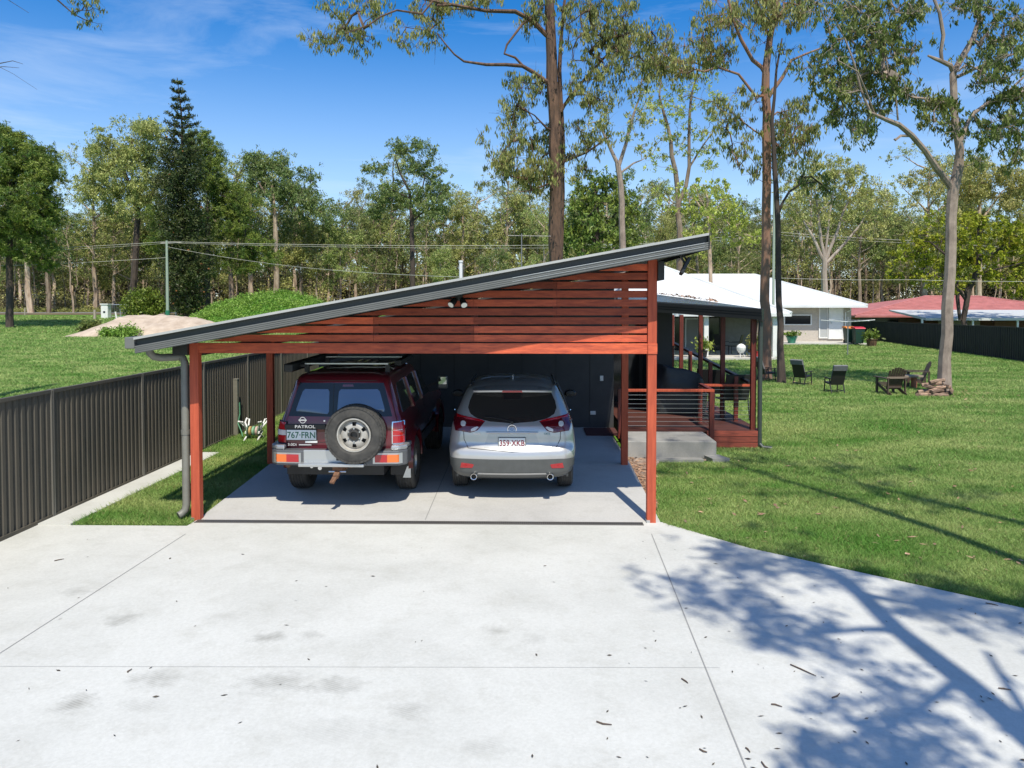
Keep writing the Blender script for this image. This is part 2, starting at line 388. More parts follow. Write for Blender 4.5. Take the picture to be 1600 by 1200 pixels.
# fallen leaves and twigs on the driveway
pts = []
for i in range(140):
    px, py = rng.uniform(0, 1600), 840 + 380 * rng.random() ** 1.2
    if rng.random() < .5: px = rng.uniform(1000, 1600)
    p = G(px, py, .012)
    if p.x > 2.0 and py < 860 + (px - 1050) * .17: continue
    pts.append((p.x, p.y, .014))
scatter('fallen_leaves', mat('dry_leaf', (.075, .06, .042), .8, island=.4), pts, .038, seed=8, lift=.002)
tw = MB()
for a in ((1235, 1038, 1275, 1056), (932, 1127, 956, 1132), (1065, 1060, 1075, 1067), (1300, 1090, 1312, 1083), (1190, 1190, 1200, 1200), (85, 876, 100, 873),
          (1205, 1100, 1222, 1104), (1165, 1168, 1172, 1175), (200, 1050, 206, 1045), (1093, 1170, 1105, 1175), (1560, 1075, 1580, 1078), (1540, 942, 1560, 946)):
    p, q = G(a[0], a[1], .02), G(a[2], a[3], .02); mid = (p + q) / 2 + Vector((rng.uniform(-.01, .01), rng.uniform(-.02, .02), 0))
    tw.tube([p, mid, q], [.005, .006, .003], 5)
tw.build('fallen_twigs', mat('twig_bark', (.10, .07, .05), .8), kind='stuff')
# ------------------------------------------------------------------ grass blades
def fast_mesh(name, V, nper, mat_, kind=None, parent=None, smooth=False):
    """V: (N*nper,3) vertices, N faces of nper corners each"""
    N = len(V) // nper; me = bpy.data.meshes.new(name)
    me.vertices.add(len(V)); me.vertices.foreach_set('co', np.asarray(V, np.float32).ravel())
    me.loops.add(len(V)); me.loops.foreach_set('vertex_index', np.arange(len(V), dtype=np.int32))
    me.polygons.add(N); me.polygons.foreach_set('loop_start', np.arange(0, len(V), nper, dtype=np.int32))
    me.polygons.foreach_set('loop_total', np.full(N, nper, np.int32)); me.materials.append(mat_); me.update(calc_edges=True)
    return link_mesh(name, me, parent, True, kind)
def blades(n, ylo, yhi, ok, h, wd, seed, xlo, xhi):
    r = np.random.default_rng(seed)
    y = ylo * (yhi / ylo) ** r.random(n); x = (xlo if not callable(xlo) else xlo(y)); x = x + ((xhi if not callable(xhi) else xhi(y)) - x) * r.random(n)
    k = ok(x, y); x, y = x[k], y[k]; n = len(x)
    z = np.where(y < 30, 0, np.where(y < 60, .01 * (y - 30), .3 + .03 * (y - 60)))
    clump = .75 + .5 * np.sin(x * 3.1 + 2 * np.sin(y * 1.7)) * np.sin(y * 2.3 + 1.3 * np.sin(x * 2.1))
    H = h * (.45 + .9 * r.random(n)) * (.75 + .35 * clump); a = r.random(n) * 6.283; lean = r.normal(0, .85, (n, 2)); H = H * (.75 + .025 * y)
    b = np.stack([x, y, z], 1); s = np.stack([np.cos(a), np.sin(a), 0 * a], 1) * ((wd * y / 10) / 2)[:, None]
    tip = b + np.stack([lean[:, 0] * H, lean[:, 1] * H, H], 1)
    V = np.empty((n, 3, 3)); V[:, 0] = b - s; V[:, 1] = b + s; V[:, 2] = tip
    return V.reshape(-1, 3)
dr = [(D[3].x, D[3].y), (D[4].x, D[4].y), (D[5].x, D[5].y), (last.x, last.y)]
def right_lawn(x, y):
    ok = np.ones(len(x), bool)
    ylim = np.interp(x, [1.70, dr[1][0], dr[2][0], dr[3][0]], [dr[0][1], dr[1][1], dr[2][1], dr[3][1]])
    ok &= (y > ylim + .02) & (x > 1.78)
    xs_ = np.interp(y, [10.9, 11.1, 13.4, 14.2], [1.76, 1.82, 2.16, 2.42])
    ok &= ~((y > 10.6) & (y < 14.6) & (x < xs_))
    ok &= ~((y > 14.1) & (y < 21.5) & (x < 3.5)) & ~((y > 15.6) & (y < 21.5) & (x < 4.66)) & ~((y > 17) & (x < 3.5) & (y < 26)) & ~((y > 38.7) & (y < 66) & (x < 12.6)) & ~((y > 50.9) & (x < 23.2))
    ok &= (x < (y + .3) * .66) & (x > -2)
    return ok
fast_mesh('lawn_grass', blades(1150000, 4.6, 60, right_lawn, .045, .0095, 1, 1.7, lambda y: .67 * y + .3), 3, m_blade, 'stuff')
def strip_ok(x, y):
    return ((y > D[0].y + .02) & (x < -4.44) & (((x > -5.95) & (y < 14.85)) | (y >= 14.85) & (x > -6.38)))
fast_mesh('side_strip_grass', np.concatenate([blades(120000, 9.9, 24, strip_ok, .055, .010, 4, -6.4, -4.4)]), 3, m_blade, 'stuff')
def left_ok(x, y): return (x > -(y * .72)) & ((x < -6.6) | (y > 28)) & (x < -3) 
fast_mesh('left_field_grass', blades(260000, 19, 95, left_ok, .05, .012, 6, lambda y: -.70 * y, lambda y: -6.6 - .12 * (y - 19)), 3, m_blade, 'stuff')
# ------------------------------------------------------------------ left steel fence
def corrugated(mb, x0, x1, y, z0, z1, pitch=.19, amp=.018, along='x'):
    """trapezoid-profile sheet between two posts; along x or y"""
    n = int(round((x1 - x0) / pitch)); pitch = (x1 - x0) / n; line = []
    for i in range(n):
        b = x0 + i * pitch
        line += [(b, -amp), (b + pitch * .30, -amp), (b + pitch * .42, amp), (b + pitch * .86, amp)]
    line.append((x1, -amp)); k = len(line)
    pt = (lambda u, d, z: (u, y + d, z)) if along == 'x' else (lambda u, d, z: (y + d, u, z))
    mb.add([pt(u, d, z0) for u, d in line] + [pt(u, d, z1) for u, d in line], [(i, i + 1, i + 1 + k, i + k) for i in range(k - 1)])
t = thing('steel_fence', 'tall dark ribbed steel fence along the left edge of the driveway', 'fence', (-6.42, 10, 0))
sh = MB(); FX = -6.42; FH = 1.74
posts_y = [5.6, 7.95, 10.3, 12.75, 15.2, 17.6, 20.0, 22.4, 24.8]
for a, b in zip(posts_y[:-1], posts_y[1:]):
    corrugated(sh, a + .03, b - .03, FX, .05, FH - .03, .125, .016, 'y')
    MB().box((FX - .028, a + .03, FH - .045), (FX + .03, b - .03, FH)).build('rail', m_fence, t); MB().box((FX - .028, a + .03, .01), (FX + .03, b - .03, .06)).build('rail', m_fence, t)
sh.build('fence_sheet', m_fence, t, fix=False)
m_fpost = mat('fence_post_edge', (.15, .14, .12), .4)
for y in posts_y:
    MB().box((FX - .032, y - .03, -.02), (FX + .034, y - .008, FH + .004)).box((FX - .032, y + .008, -.02), (FX + .034, y + .03, FH + .004)).box((FX - .02, y - .008, -.02), (FX + .01, y + .008, FH)).build('post', m_fpost, t)
# beige steel post beside the fence
p = G(369, 682, 0)
t = thing('steel_bollard', 'pale beige steel post standing against the ribbed fence', 'post', (p.x, p.y, 0))
MB().box((p.x - .055, p.y - .055, 0), (p.x + .055, p.y + .055, 1.24)).build('shaft', m_bollard, t, bevel=.006)
MB().box((p.x - .06, p.y - .06, 1.24), (p.x + .06, p.y + .06, 1.265)).build('cap', m_bollard, t, bevel=.006)
hb = MB().tube([(p.x + .09, p.y - .03, .75), (p.x + .1, p.y - .04, .5), (p.x + .08, p.y - .1, .3), (p.x + .2, p.y - .2, .12), (p.x + .25, p.y - .3, .05)], .012, 6)
hb.build('hose', mat('green_hose', (.10, .28, .16), .4), t)
# hose reel
p = G(397, 688, 0); c = Vector((p.x, p.y, 0))
t = thing('hose_reel', 'small white framed hose reel lying on the grass by the fence', 'hose reel', c)
for s in (-.14, .14):
    fr = MB()
    for a in (-1, 1):
        fr.tube([c + Vector((s, -.12 * a, .18)), c + Vector((s, .22 * a, .02))], .017, 6)
        fr.tube([c + Vector((s, -.12 * a, .18)), c + Vector((s, .05 * a, .25)), c + Vector((s * 1.2, .2 * a, .42)), c + Vector((s * 1.7, .24 * a, .44)), c + Vector((s * 1.6, .1 * a, .36)), c + Vector((s * .9, 0, .24))], .017, 6)
    fr.build('reel_frame', m_white, t)
MB().lathe([(.12, -.13), (.12, -.11), (.05, -.11), (.05, .11), (.12, .11), (.12, .13)], c + Vector((0, 0, .2)), 'x', 20).build('drum', mat('reel_green', (.12, .2, .13), .5), t)
for k in range(3):
    MB().lathe([(.05, -.10 + .07 * k), (.10, -.09 + .07 * k), (.10, -.05 + .07 * k), (.05, -.04 + .07 * k)], c + Vector((0, 0, .2)), 'x', 18).build('hose_coil', mat('hose_orange%d' % k, [(.45, .30, .12), (.2, .4, .25), (.5, .35, .3)][k], .5), t)
# ------------------------------------------------------------------ carport
cp = thing('carport', 'red hardwood carport with sloping grey steel roof over two parked cars', 'carport', (-1.4, 10.3, 0))
YP = 10.26          # plane of the front posts
YR0, YR1 = 9.72, 17.1
XL, XR = -4.96, 2.22
def ztop(x): return 2.47 + (x + 4.96) * (3.765 - 2.47) / 7.18
BD = .205           # barge depth
LX, RX = P(306, 600, YP).x, P(1018, 600, YP).x
zu = lambda x: ztop(x) - BD + .004
# posts
hw = .058
for x, ytop in ((LX, 2.375), (RX, 3.47)):
    MB().box((x - hw, YP - hw, .0), (x + hw, YP + hw, ytop)).build('post', m_post, cp, bevel=.004)
    MB().box((x - hw - .006, YP - hw - .008, 0), (x - .02, YP + hw + .006, .05)).build('post_foot', m_alu, cp)
for px, top in ((424, 2.30), (975.5, 3.3)):
    q = P(px, 700, 13.25)
    MB().box((q.x - .055, 13.19, SZ - .01), (q.x + .055, 13.30, top)).build('post', m_post, cp, bevel=.004)
# lower beam runs across the face of the posts
bm_ = MB(); z0, z1 = 2.238, 2.372
for a, b in ((LX + hw, -2.9), (-2.9, -.9), (-.9, RX - hw)):
    bm_.box((a + .001, YP - .045, z0), (b - .001, YP + .045, z1))
bm_.box((RX - hw, YP - hw - .012, z0), (RX + hw + .004, YP - hw - .001, z1))
bm_.build('front_beam', m_wood, cp)
# horizontal screen boards, each clipped by the slope of the roof
sl = MB(); pitch = .1165; k = 0; z = z1 + .018
joints = [-4.3, -2.05, -.72, .37, RX - hw]
rngs = random.Random(3)
while z < 3.45:
    h = .091
    xl0 = -4.96 + (z - (2.47 - BD)) / .18036 + .01; xl1 = -4.96 + (z + h - (2.47 - BD)) / .18036 + .01
    xl0 = max(xl0, LX + hw)
    segs = [j for j in joints if j > xl1 + .1]
    if rngs.random() < .5 and len(segs) > 2: segs.pop(rngs.randrange(len(segs) - 1))
    a0, a1 = xl0, max(xl1, LX + hw + .02)
    for j in segs:
        sl.prism([(a0, z), (j - .002, z), (j - .002, z + h), (a1, z + h)], 'y', YP - .012, YP + .012); a0 = a1 = j + .002
    z += pitch; k += 1
sl.build('screen_boards', m_wood, cp)
# studs behind the screen
for x in (-2.05, -.72, .37):
    MB().box((x - .045, YP + .05, 2.25), (x + .045, YP + .12, zu(x) - .01)).build('screen_stud', m_dwood, cp)
# side beams and rafters
MB().box((LX - .05, YP + .06, 2.20), (LX + .045, 17.0, 2.30)).build('side_beam', m_roofdark, cp)
MB().box((RX + .06, YP - .12, 3.20), (RX + .14, 17.0, 3.44)).build('side_beam', m_roofdark, cp)
MB().box((LX - .26, YP - .11, 2.215), (LX - .06, YP + .05, 2.36)).build('beam_bracket', m_roofdark, cp)
# roof sheet
def slope_prism(y0, y1, d0, d1, xa=XL, xb=XR):
    """between ztop-d0 (upper) and ztop-d1 (lower)"""
    return [(xa, ztop(xa) - d1), (xb, ztop(xb) - d1), (xb, ztop(xb) - d0), (xa, ztop(xa) - d0)]
MB().prism(slope_prism(0, 0, .045, .15, XL + .03, XR - .03), 'y', YR0 + .03, YR1).build('roof_panel', m_roofdark, cp)
MB().prism(slope_prism(0, 0, .0, .030), 'y', YR0 - .05, YR0 + .06).build('barge_capping', m_cap, cp)
MB().prism(slope_prism(0, 0, .030, .112), 'y', YR0 + .02, YR0 + .029).build('barge_recess', mat('barge_recess_shade', (.04, .042, .042), .5), cp)  # recess shade is put into this darker steel colour
rb = MB()
for i in range(4):
    a = .112 + i * .0235
    rb.prism(slope_prism(0, 0, a, a + .015, XL + .01), 'y', YR0 - .040, YR0 + .028)
    rb.prism(slope_prism(0, 0, a + .015, a + .0235, XL + .01), 'y', YR0 - .030, YR0 + .028)
rb.build('ribbed_barge', m_roofgrey, cp)
m_trim = mat('bright_trim_line', (.62, .62, .61), .3, .3)
MB().prism(slope_prism(0, 0, .113, .118, -.2, XR - .05), 'y', YR0 - .044, YR0 - .0405).prism(slope_prism(0, 0, .160, .164, -.2, XR - .05), 'y', YR0 - .044, YR0 - .0405).build('trim_line', m_trim, cp)
MB().box((XR - .005, YR0 - .042, ztop(XR) - .20), (XR + .012, YR1, ztop(XR) - .012)).build('high_side_fascia', m_roofdark, cp)
MB().box((XL - .13, YR0 - .02, 2.325), (XL - .005, YR1, 2.47)).build('gutter', m_roofgrey, cp, bevel=.01)
# roofline above: leave the front edge clean; downpipe on the left
dp = P(289, 600, YP); x = dp.x
pipe = MB().tube([P(233, 545, 10.0), P(234, 551, 10.0), P(240, 557, 10.05), P(252, 559, 10.1), (x - .08, YP, 2.185), (x - .02, YP, 2.165), (x, YP, 2.11), (x, YP, 1.2), (x, YP, .22), (x - .01, YP - .01, .14), (x - .05, YP - .04, .09), (x - .08, YP - .07, .075)], .05, 14)
pipe.build('downpipe', m_pipe, cp, smooth=True)
MB().lathe([(.056, -.03), (.058, .03)], (x, YP, 1.18), 'z', 14).build('pipe_joiner', m_pipe, cp)
# twin spotlight on the screen
sp = P(717, 470, YP - .05)
t = thing('twin_spotlight', 'small black twin spotlight fixed under the sloping barge of the carport', 'spotlight', sp)
MB().box((sp.x - .05, YP - .06, sp.z + .0), (sp.x + .05, YP - .013, sp.z + .07)).build('bracket', m_black, t)
for s, dz in ((-1, -.05), (1, -.02)):
    o_ = Vector((sp.x + s * .055, YP - .1, sp.z - .0)); d = Vector((s * .35 - .1, -.7, -.6)).normalized()
    h = MB().tube([o_ - d * .04, o_, o_ + d * .09], [.025, .04, .048], 12).build('lamp_head', m_black, t)
    MB().tube([o_ + d * .0905, o_ + d * .0945], [.04, .04], 12).build('lens', mat('spot_glass%d' % s, (.75, .75, .7), .15), h)
# floodlight hanging off the high side
fl = P(1066, 405, 9.9)
t = thing('floodlight', 'black angled floodlight hanging beneath the high right end of the carport roof', 'floodlight', fl)
MB().bar((fl.x - .06, 9.9, fl.z + .10), (fl.x + .04, 9.9, fl.z - .06), .02, .03, (0, 1, 0)).bar((fl.x - .03, 9.92, fl.z + .11), (fl.x + .07, 9.92, fl.z - .02), .02, .025, (0, 1, 0)).build('arm', m_black, t)
MB().bar((fl.x + .085, 9.9, fl.z + .01), (fl.x - .02, 9.88, fl.z - .19), .16, .045, (1, 0, .4)).build('lamp_head', m_black, t, bevel=.008)
# ------------------------------------------------------------------ building behind
bd = thing('granny_flat', 'low charcoal building whose dark wall closes the back of the carport', 'building', (-1.4, 17.3, 0))
MB().prism([(-4.66, 0), (1.88, 0), (1.88, ztop(1.88) - .16), (-4.66, ztop(-4.66) - .16)], 'y', 17.2, 17.4).build('wall', m_wall, bd)
MB().box((-4.66, 17.4, 0), (1.88, 23.5, 2.33)).build('wall', m_wall, bd)
MB().box((2.95, 18.6, .3), (3.42, 23.4, 2.72)).build('wall', m_wall, bd)
MB().box((1.885, 20.2, 0), (2.949, 23.5, 3.12)).build('wall', m_wall, bd)
# clad joints on the back wall
cj = MB()
for i in range(8):
    x = -3.9 + i * .75; cj.box((x, 17.192, .2), (x + .01, 17.2, 2.3))
cj.build('cladding_joint', mat('wall_joint', (.025, .025, .027), .6), bd)
MB().box((1.95, 20.14, .36), (2.85, 20.2, 2.4)).build('sliding_door', mat('door_glass', (.02, .022, .025), .08), bd)
MB().prism([(-4.8, 2.36), (1.87, 2.36), (1.87, 2.5), (-4.8, 2.42)], 'y', 17.42, 23.6).build('roof', m_roofdark, bd)
for px, py, w_, h_, nm in ((940, 591, .075, .115, 'switch'), (926.5, 645, .12, .08, 'power_point')):
    q = P(px, py, 17.19); t = thing('wall_' + nm, 'small white %s plate %s on the charcoal wall right of the silver car' % (nm.replace('_', ' '), 'high up' if nm == 'switch' else 'low down'), 'switch plate' if nm == 'switch' else 'power point', q)
    pl = MB().box((q.x - w_ / 2, 17.18, q.z - h_ / 2), (q.x + w_ / 2, 17.1995, q.z + h_ / 2)).build('plate', m_white, t, bevel=.004)
    MB().box((q.x - .012, 17.172, q.z - .015), (q.x + .012, 17.18, q.z + .015)).build('toggle', m_white, t)
q = G(943, 677, SZ)
mt = MB().box((q.x - .38, 16.1, SZ), (q.x + .3, 17.05, SZ + .02)).build('doormat', mat('mat_fibre', (.10, .03, .025), .95, col2=(.06, .02, .02), scale=30))
tag(mt, 'dark red brown doormat lying against the charcoal wall', 'doormat')
m_mast = mat('mast_grey', (.22, .22, .22), .5, .3)
# aerial and vent pipe rising behind the carport roof
for px, ptop, nm in ((720, 410, 'vent'), (815, 365, 'aerial')):
    a = P(px, ptop, 20); b = Vector((a.x, 20, 2.4))
    if nm == 'vent':
        t = thing('vent_pipe', 'white plastic vent pipe poking up behind the carport roof', 'vent pipe', b)
        MB().tube([b, a], .045, 12).build('pipe', m_white, t, smooth=True); MB().tube([a, a + Vector((0, 0, .05))], .058, 12).build('cowl', m_white, t)
    else:
        t = thing('tv_aerial', 'thin grey television aerial mast above the carport roof', 'aerial', b)
        MB().tube([b, a], .014, 8).build('mast', m_mast, t); e = MB()
        e.tube([a + Vector((-.35, 0, -.05)), a + Vector((.75, .1, -.06))], .008, 6)
        for i in range(9):
            c = a + Vector((-.3 + i * .125, .012 * i, -.05)); e.tube([c + Vector((0, -.25, 0)), c + Vector((0, .25, 0))], .006, 5)
        e.build('elements', m_mast, t)
# ------------------------------------------------------------------ verandah
vd = thing('verandah', 'timber verandah with dark steel roof, cable balustrade and red boards', 'verandah', (3.3, 16, 0))
DZ = .36
dk = MB()
yy = 15.62
while yy < 21.4:
    dk.box((1.95, yy, DZ - .035), (4.66, yy + .085, DZ)); yy += .09
dk.build('deck_boards', mat('deck_timber', (.10, .030, .020), .6, col2=(.06, .02, .014), scale=4, stretch=(1, 6, 6), island=.3), vd)
fb = MB()
for i in range(3): fb.box((3.56, 15.58, .02 + i * .115), (4.62, 15.61, .02 + i * .115 + .105))
fb.build('fascia_boards', mat('fascia_timber', (.26, .055, .032), .55, col2=(.15, .035, .022), scale=5, stretch=(1, 4, 8), island=.3), vd)
MB().box((1.95, 15.6, .0), (4.66, 21.3, .30)).build('subfloor', m_black, vd)
# front balustrade
def P_(px, py, y): return P(px, py, y)
zt = P(1040, 608, 15.6).z
xa, xb = P(975, 600, 15.6).x, P(1112, 600, 15.6).x
MB().box((xa, 15.56, zt - .05), (xb + .05, 15.64, zt)).build('top_rail', m_post, vd, bevel=.004)
MB().box((xb - .045, 15.54, P(1112, 688, 15.6).z), (xb + .045, 15.555 + .07, zt - .05)).build('rail_post', m_dwood, vd)
MB().box((xa - .12, 15.56, .2), (xa - .04, 15.66, zt)).build('rail_post', m_dwood, vd)
x2 = P(1094, 600, 16.6).x; x3 = P(1177, 600, 16.6).x
MB().bar((xb, 15.6, zt - .02), (x2, 16.55, zt), .08, .045).build('top_rail', m_dwood, vd)
MB().box((x2, 16.56, zt - .045), (x3, 16.64, zt)).build('top_rail', m_post, vd)
MB().box((x2 - .04, 16.56, DZ), (x2 + .04, 16.63, zt - .045)).build('rail_post', m_dwood, vd)
cb = MB()
for i in range(8):
    z = DZ + .09 + i * (zt - DZ - .12) / 8.0
    cb.tube([(xa, 15.6, z), (xb, 15.6, z)], .0045, 5); cb.tube([(xb, 15.6, z), (x2, 16.6, z)], .0035, 5); cb.tube([(x2, 16.6, z), (x3, 16.6, z)], .0035, 5)
cb.build('cable', m_steel, vd)
# corner post, downpipe
q = P(1177, 600, 15.75); ztp = P(1177, 498, 15.75).z
MB().box((q.x - .055, 15.70, .33), (q.x + .045, 15.80, ztp + .08)).build('post', m_dwood, vd, bevel=.004)
q2 = P(1187.5, 600, 15.6)
MB().tube([(q2.x, 15.6, ztp + .05), (q2.x, 15.6, .06)], .045, 12).tube([(q2.x, 15.6, .1), (q2.x + .05, 15.55, .03), (q2.x + .22, 15.5, .02)], .045, 10).build('downpipe', mat('verandah_downpipe', (.045, .055, .05), .4), vd, smooth=True)
# posts standing along the far edge
for px, pyb, y, pt_ in ((1044, 581, 20.6, 500), (1050, 584, 20.2, 500), (1064, 592, 19.6, 500), (1094, 612, 18.2, 500), (1128.5, 640, 17.2, 500)):
    a = P(px, pyb, y); b = P(px, 492, y)
    MB().box((a.x - .045, y - .045, min(a.z, DZ + .02)), (a.x + .045, y + .045, b.z)).build('post', m_dwood, vd)
for px, y, pt_, pb_ in ((1078.5, 18.9, 549, 602), (1110, 17.7, 566, 640), (1150, 16.9, 588, 660)):
    a = P(px, pt_, y); b = P(px, pb_, y)
    MB().box((a.x - .04, y - .04, DZ), (a.x + .04, y + .04, a.z)).build('baluster_post', m_dwood, vd)
MB().bar(P(1050, 535, 20.4), P(1172, 598, 16.6), .09, .055).build('handrail', m_black, vd)
# roof: front face tips up to a hip
A, B = P(1192, 482, 15.45), P(965, 467, 18.0); C_, D_ = P(965, 451.7, 21.5), P(1192, 482.5, 16.0)  # unseen left end stretched behind the screen to keep sun off the wall
rv = MB(); n_ = 14
for i in range(n_ + 1):
    t_ = i / n_; p = B.lerp(A, t_); q = C_.lerp(D_, t_); rv.v += [tuple(p), tuple(q), tuple(q - Vector((0, 0, .16))), tuple(p - Vector((0, 0, .04)))]
for i in range(n_):
    a = i * 4
    for k_ in range(4): rv.f.append((a + k_, a + (k_ + 1) % 4, a + 4 + (k_ + 1) % 4, a + 4 + k_))
rv.f += [(0, 1, 2, 3), tuple(n_ * 4 + k_ for k_ in (3, 2, 1, 0))]
rv.build('roof_sheet', m_verroof, vd)
gt = MB(); a0, b0 = P(1192, 483, 15.40), P(965, 469, 17.95); h0 = (P(1192, 483, 15.4).z - P(1192, 498, 15.4).z)
for zof, th, dpt in ((0, .07, .10), (.07, .05, .085), (.12, .09, .07)):
    gt.bar(a0 - Vector((0, 0, zof + th / 2)), b0 - Vector((0, 0, zof + th / 2)), dpt, th)
gt.build('gutter', mat('verandah_gutter', (.022, .024, .026), .35), vd)
MB().bar(P(1190, 496, 15.5) , P(1190, 494, 17.5), .1, .16).build('side_gutter', MATS['verandah_gutter'], vd)
# leaves caught along the hip
pts = []
for i in range(150):
    t_ = rng.uniform(.3, .75); p = C_.lerp(D_, t_) + Vector((0, rng.uniform(-.35, .05), rng.uniform(0, .03)))
    pts.append((p.x, p.y, p.z))
scatter('roof_leaf_litter', m_litter, pts, .09, seed=12, lift=.0, flat=.9)
# concrete landing
lp = MB().box((1.84, 14.42, .02), (P(1118, 700, 14.5).x, 15.55, .345))
lp = lp.build('concrete_landing', m_block, bevel=.015); tag(lp, 'thick grey concrete step block below the cable balustrade', 'concrete step')
q = G(1112, 716, 0)
MB().prism([(q.x - .1, 14.1), (q.x + .22, 14.15), (q.x + .1, 14.5), (q.x - .2, 14.5)], 'z', .0, .09).build('landing_footing', m_block, kind='structure')
MB().box((2.2, 14.2, 0), (3.2, 14.42, .05)).build('landing_edge_path', m_block, kind='structure')
# ------------------------------------------------------------------ vehicles
def text_mesh(s, height, mat_, parent, M, name='lettering', squeeze=1., depth=.002, bold=0.):
    cu = bpy.data.curves.new(name, 'FONT'); cu.body = s; cu.size = height * 1.38; cu.align_x = 'CENTER'; cu.extrude = depth; cu.offset = bold; cu.resolution_u = 3
    o = bpy.data.objects.new(name, cu); COL.objects.link(o); bpy.context.view_layer.update()
    me = bpy.data.meshes.new_from_object(o.evaluated_get(bpy.context.evaluated_depsgraph_get())); bpy.data.objects.remove(o)
    bpy.data.curves.remove(cu); me.name = name; me.materials.clear(); me.materials.append(mat_)
    # stands in the x,z plane facing -y
    R = Matrix(((squeeze, 0, 0, 0), (0, 0, -1, 0), (0, 1, 0, 0), (0, 0, 0, 1)))
    me.transform(M @ R); return link_mesh(name, me, parent, True)
def arch_liner(parent, s, x0, x1, ya, za, R):
    mb = MB(); n = 16
    for i in range(n + 1):
        a = math.pi * i / n; y, z = ya + R * math.cos(a), za + R * math.sin(a); mb.v += [(s * x0, y, z), (s * x1, y, z)]
    for i in range(n): mb.f.append((2 * i, 2 * i + 1, 2 * i + 3, 2 * i + 2))
    mb.f.append(tuple(2 * i for i in range(n + 1)))
    mb.build('wheel_arch_liner', m_black, parent, fix=False)
class Car:
    def __init__(s, table, bow, r):
        s.T = np.array(table, float); s.bow, s.r = bow, r
    def at(s, z):
        T = s.T; return [float(np.interp(z, T[:, 0], T[:, i])) for i in (1, 2, 3)]
    def yR(s, x, z):
        w_, yr, yf = s.at(z); r = min(s.r, w_ * .6); ax = min(abs(x), w_ - .0005)
        y = yr + s.bow * (min(ax, w_ - r) / w_) ** 2
        if ax > w_ - r: y += r - math.sqrt(max(r * r - (ax - (w_ - r)) ** 2, 0))
        return y
    def xS(s, y, z):
        w_, yr, yf = s.at(z); r = min(s.r, w_ * .6); t = y - (yr + s.bow * ((w_ - r) / w_) ** 2)
        if t < r: return w_ - r + math.sqrt(max(r * r - (r - max(t, 0)) ** 2, 0))
        return w_
    def ring(s, z, nr=26, ns=64, L=None):
        w_, yr, yf = s.at(z); r = min(s.r, w_ * .6); pts = []
        xs = list(np.linspace(0, w_ - r, 9)) + [w_ - r + r * math.sin(a) for a in np.linspace(0, math.pi / 2, 7)[1:]]
        rear = [(x, s.yR(x, z) if x < w_ - 1e-4 else s.yR(w_, z)) for x in xs]
        rf = min(.35, w_ * .6); y0 = rear[-1][1]; y1 = yf - rf - .06
        side = [(w_, y0 + (y1 - y0) * t) for t in np.linspace(0, 1, ns)[1:]]
        front = []
        for a in np.linspace(0, math.pi / 2, 7)[1:]: front.append((w_ - rf + rf * math.cos(a), y1 + rf * math.sin(a)))
        front += [(x, yf - .06 * ((x / w_) ** 2)) for x in np.linspace(w_ - rf, 0, 5)[1:]]
        half = rear + side + front
        pts = half + [(-x, y) for x, y in half[-2:0:-1]]
        return [(x, y, z) for x, y in pts]
    def body(s, name, mat_, parent, zs, arches, R):
        mb = MB(); rings = [s.ring(z) for z in zs]; n = len(rings[0])
        for q in rings: mb.v += q
        for i in range(len(zs) - 1):
            for k in range(n):
                f = (i * n + k, i * n + (k + 1) % n, (i + 1) * n + (k + 1) % n, (i + 1) * n + k)
                c = sum((Vector(mb.v[j]) for j in f), Vector()) / 4
                if any(abs(c.x) > s.at(c.z)[0] * .8 and math.hypot(c.y - ya, c.z - za) < R for ya, za in arches): continue
                mb.f.append(f)
        mb.f.append(tuple((len(zs) - 1) * n + k for k in range(n)))
        o = mb.build(name, mat_, parent, smooth=False, fix=True)
        me = o.data; me.polygons.foreach_set('use_smooth', [True] * len(me.polygons)); return o
    def patch(s, poly, side='rear', off=.004, nz=14, nx=16, rim=.012):
        """poly in (x,z) on the rear or (y,z) on a flank ('left'/'right'), laid on the body surface"""
        mb = MB(); zs = [p[1] for p in poly]; z0, z1 = min(zs), max(zs)
        sg = -1 if side == 'left' else 1
        def at(u, z, o):
            if side == 'rear':
                e = .004; dx = (s.yR(u + e, z) - s.yR(u - e, z)) / (2 * e); dz = (s.yR(u, z + e) - s.yR(u, z - e)) / (2 * e)
                dx = max(-3, min(3, dx)); nrm = Vector((dx, -1, dz)).normalized()
                return Vector((u, s.yR(u, z), z)) + nrm * o
            x = s.xS(u, z); return Vector((sg * (x + o), u, z))
        rows = []
        for i in range(nz + 1):
            z = z0 + (z1 - z0) * (.002 + .996 * i / nz); xs = []
            for a, b in zip(poly, poly[1:] + poly[:1]):
                if (a[1] - z) * (b[1] - z) <= 0 and abs(a[1] - b[1]) > 1e-9: xs.append(a[0] + (b[0] - a[0]) * (z - a[1]) / (b[1] - a[1]))
            rows.append((z, min(xs), max(xs)))
        for z, a, b in rows:
            for k in range(nx + 1): mb.v.append(tuple(at(a + (b - a) * k / nx, z, off)))
        W = nx + 1
        for i in range(nz):
            for k in range(nx): mb.f.append((i * W + k, i * W + k + 1, (i + 1) * W + k + 1, (i + 1) * W + k))
        bd_ = [(rows[0], k) for k in range(nx + 1)] + [(rows[i], nx) for i in range(1, nz + 1)] + [(rows[nz], k) for k in range(nx - 1, -1, -1)] + [(rows[i], 0) for i in range(nz - 1, 0, -1)]
        idx = [k for k in range(nx + 1)] + [i * W + nx for i in range(1, nz + 1)] + [nz * W + k for k in range(nx - 1, -1, -1)] + [i * W for i in range(nz - 1, 0, -1)]
        b0 = len(mb.v)
        for (z, a, b), k in bd_: mb.v.append(tuple(at(a + (b - a) * k / nx, z, off - rim)))
        m_ = len(idx)
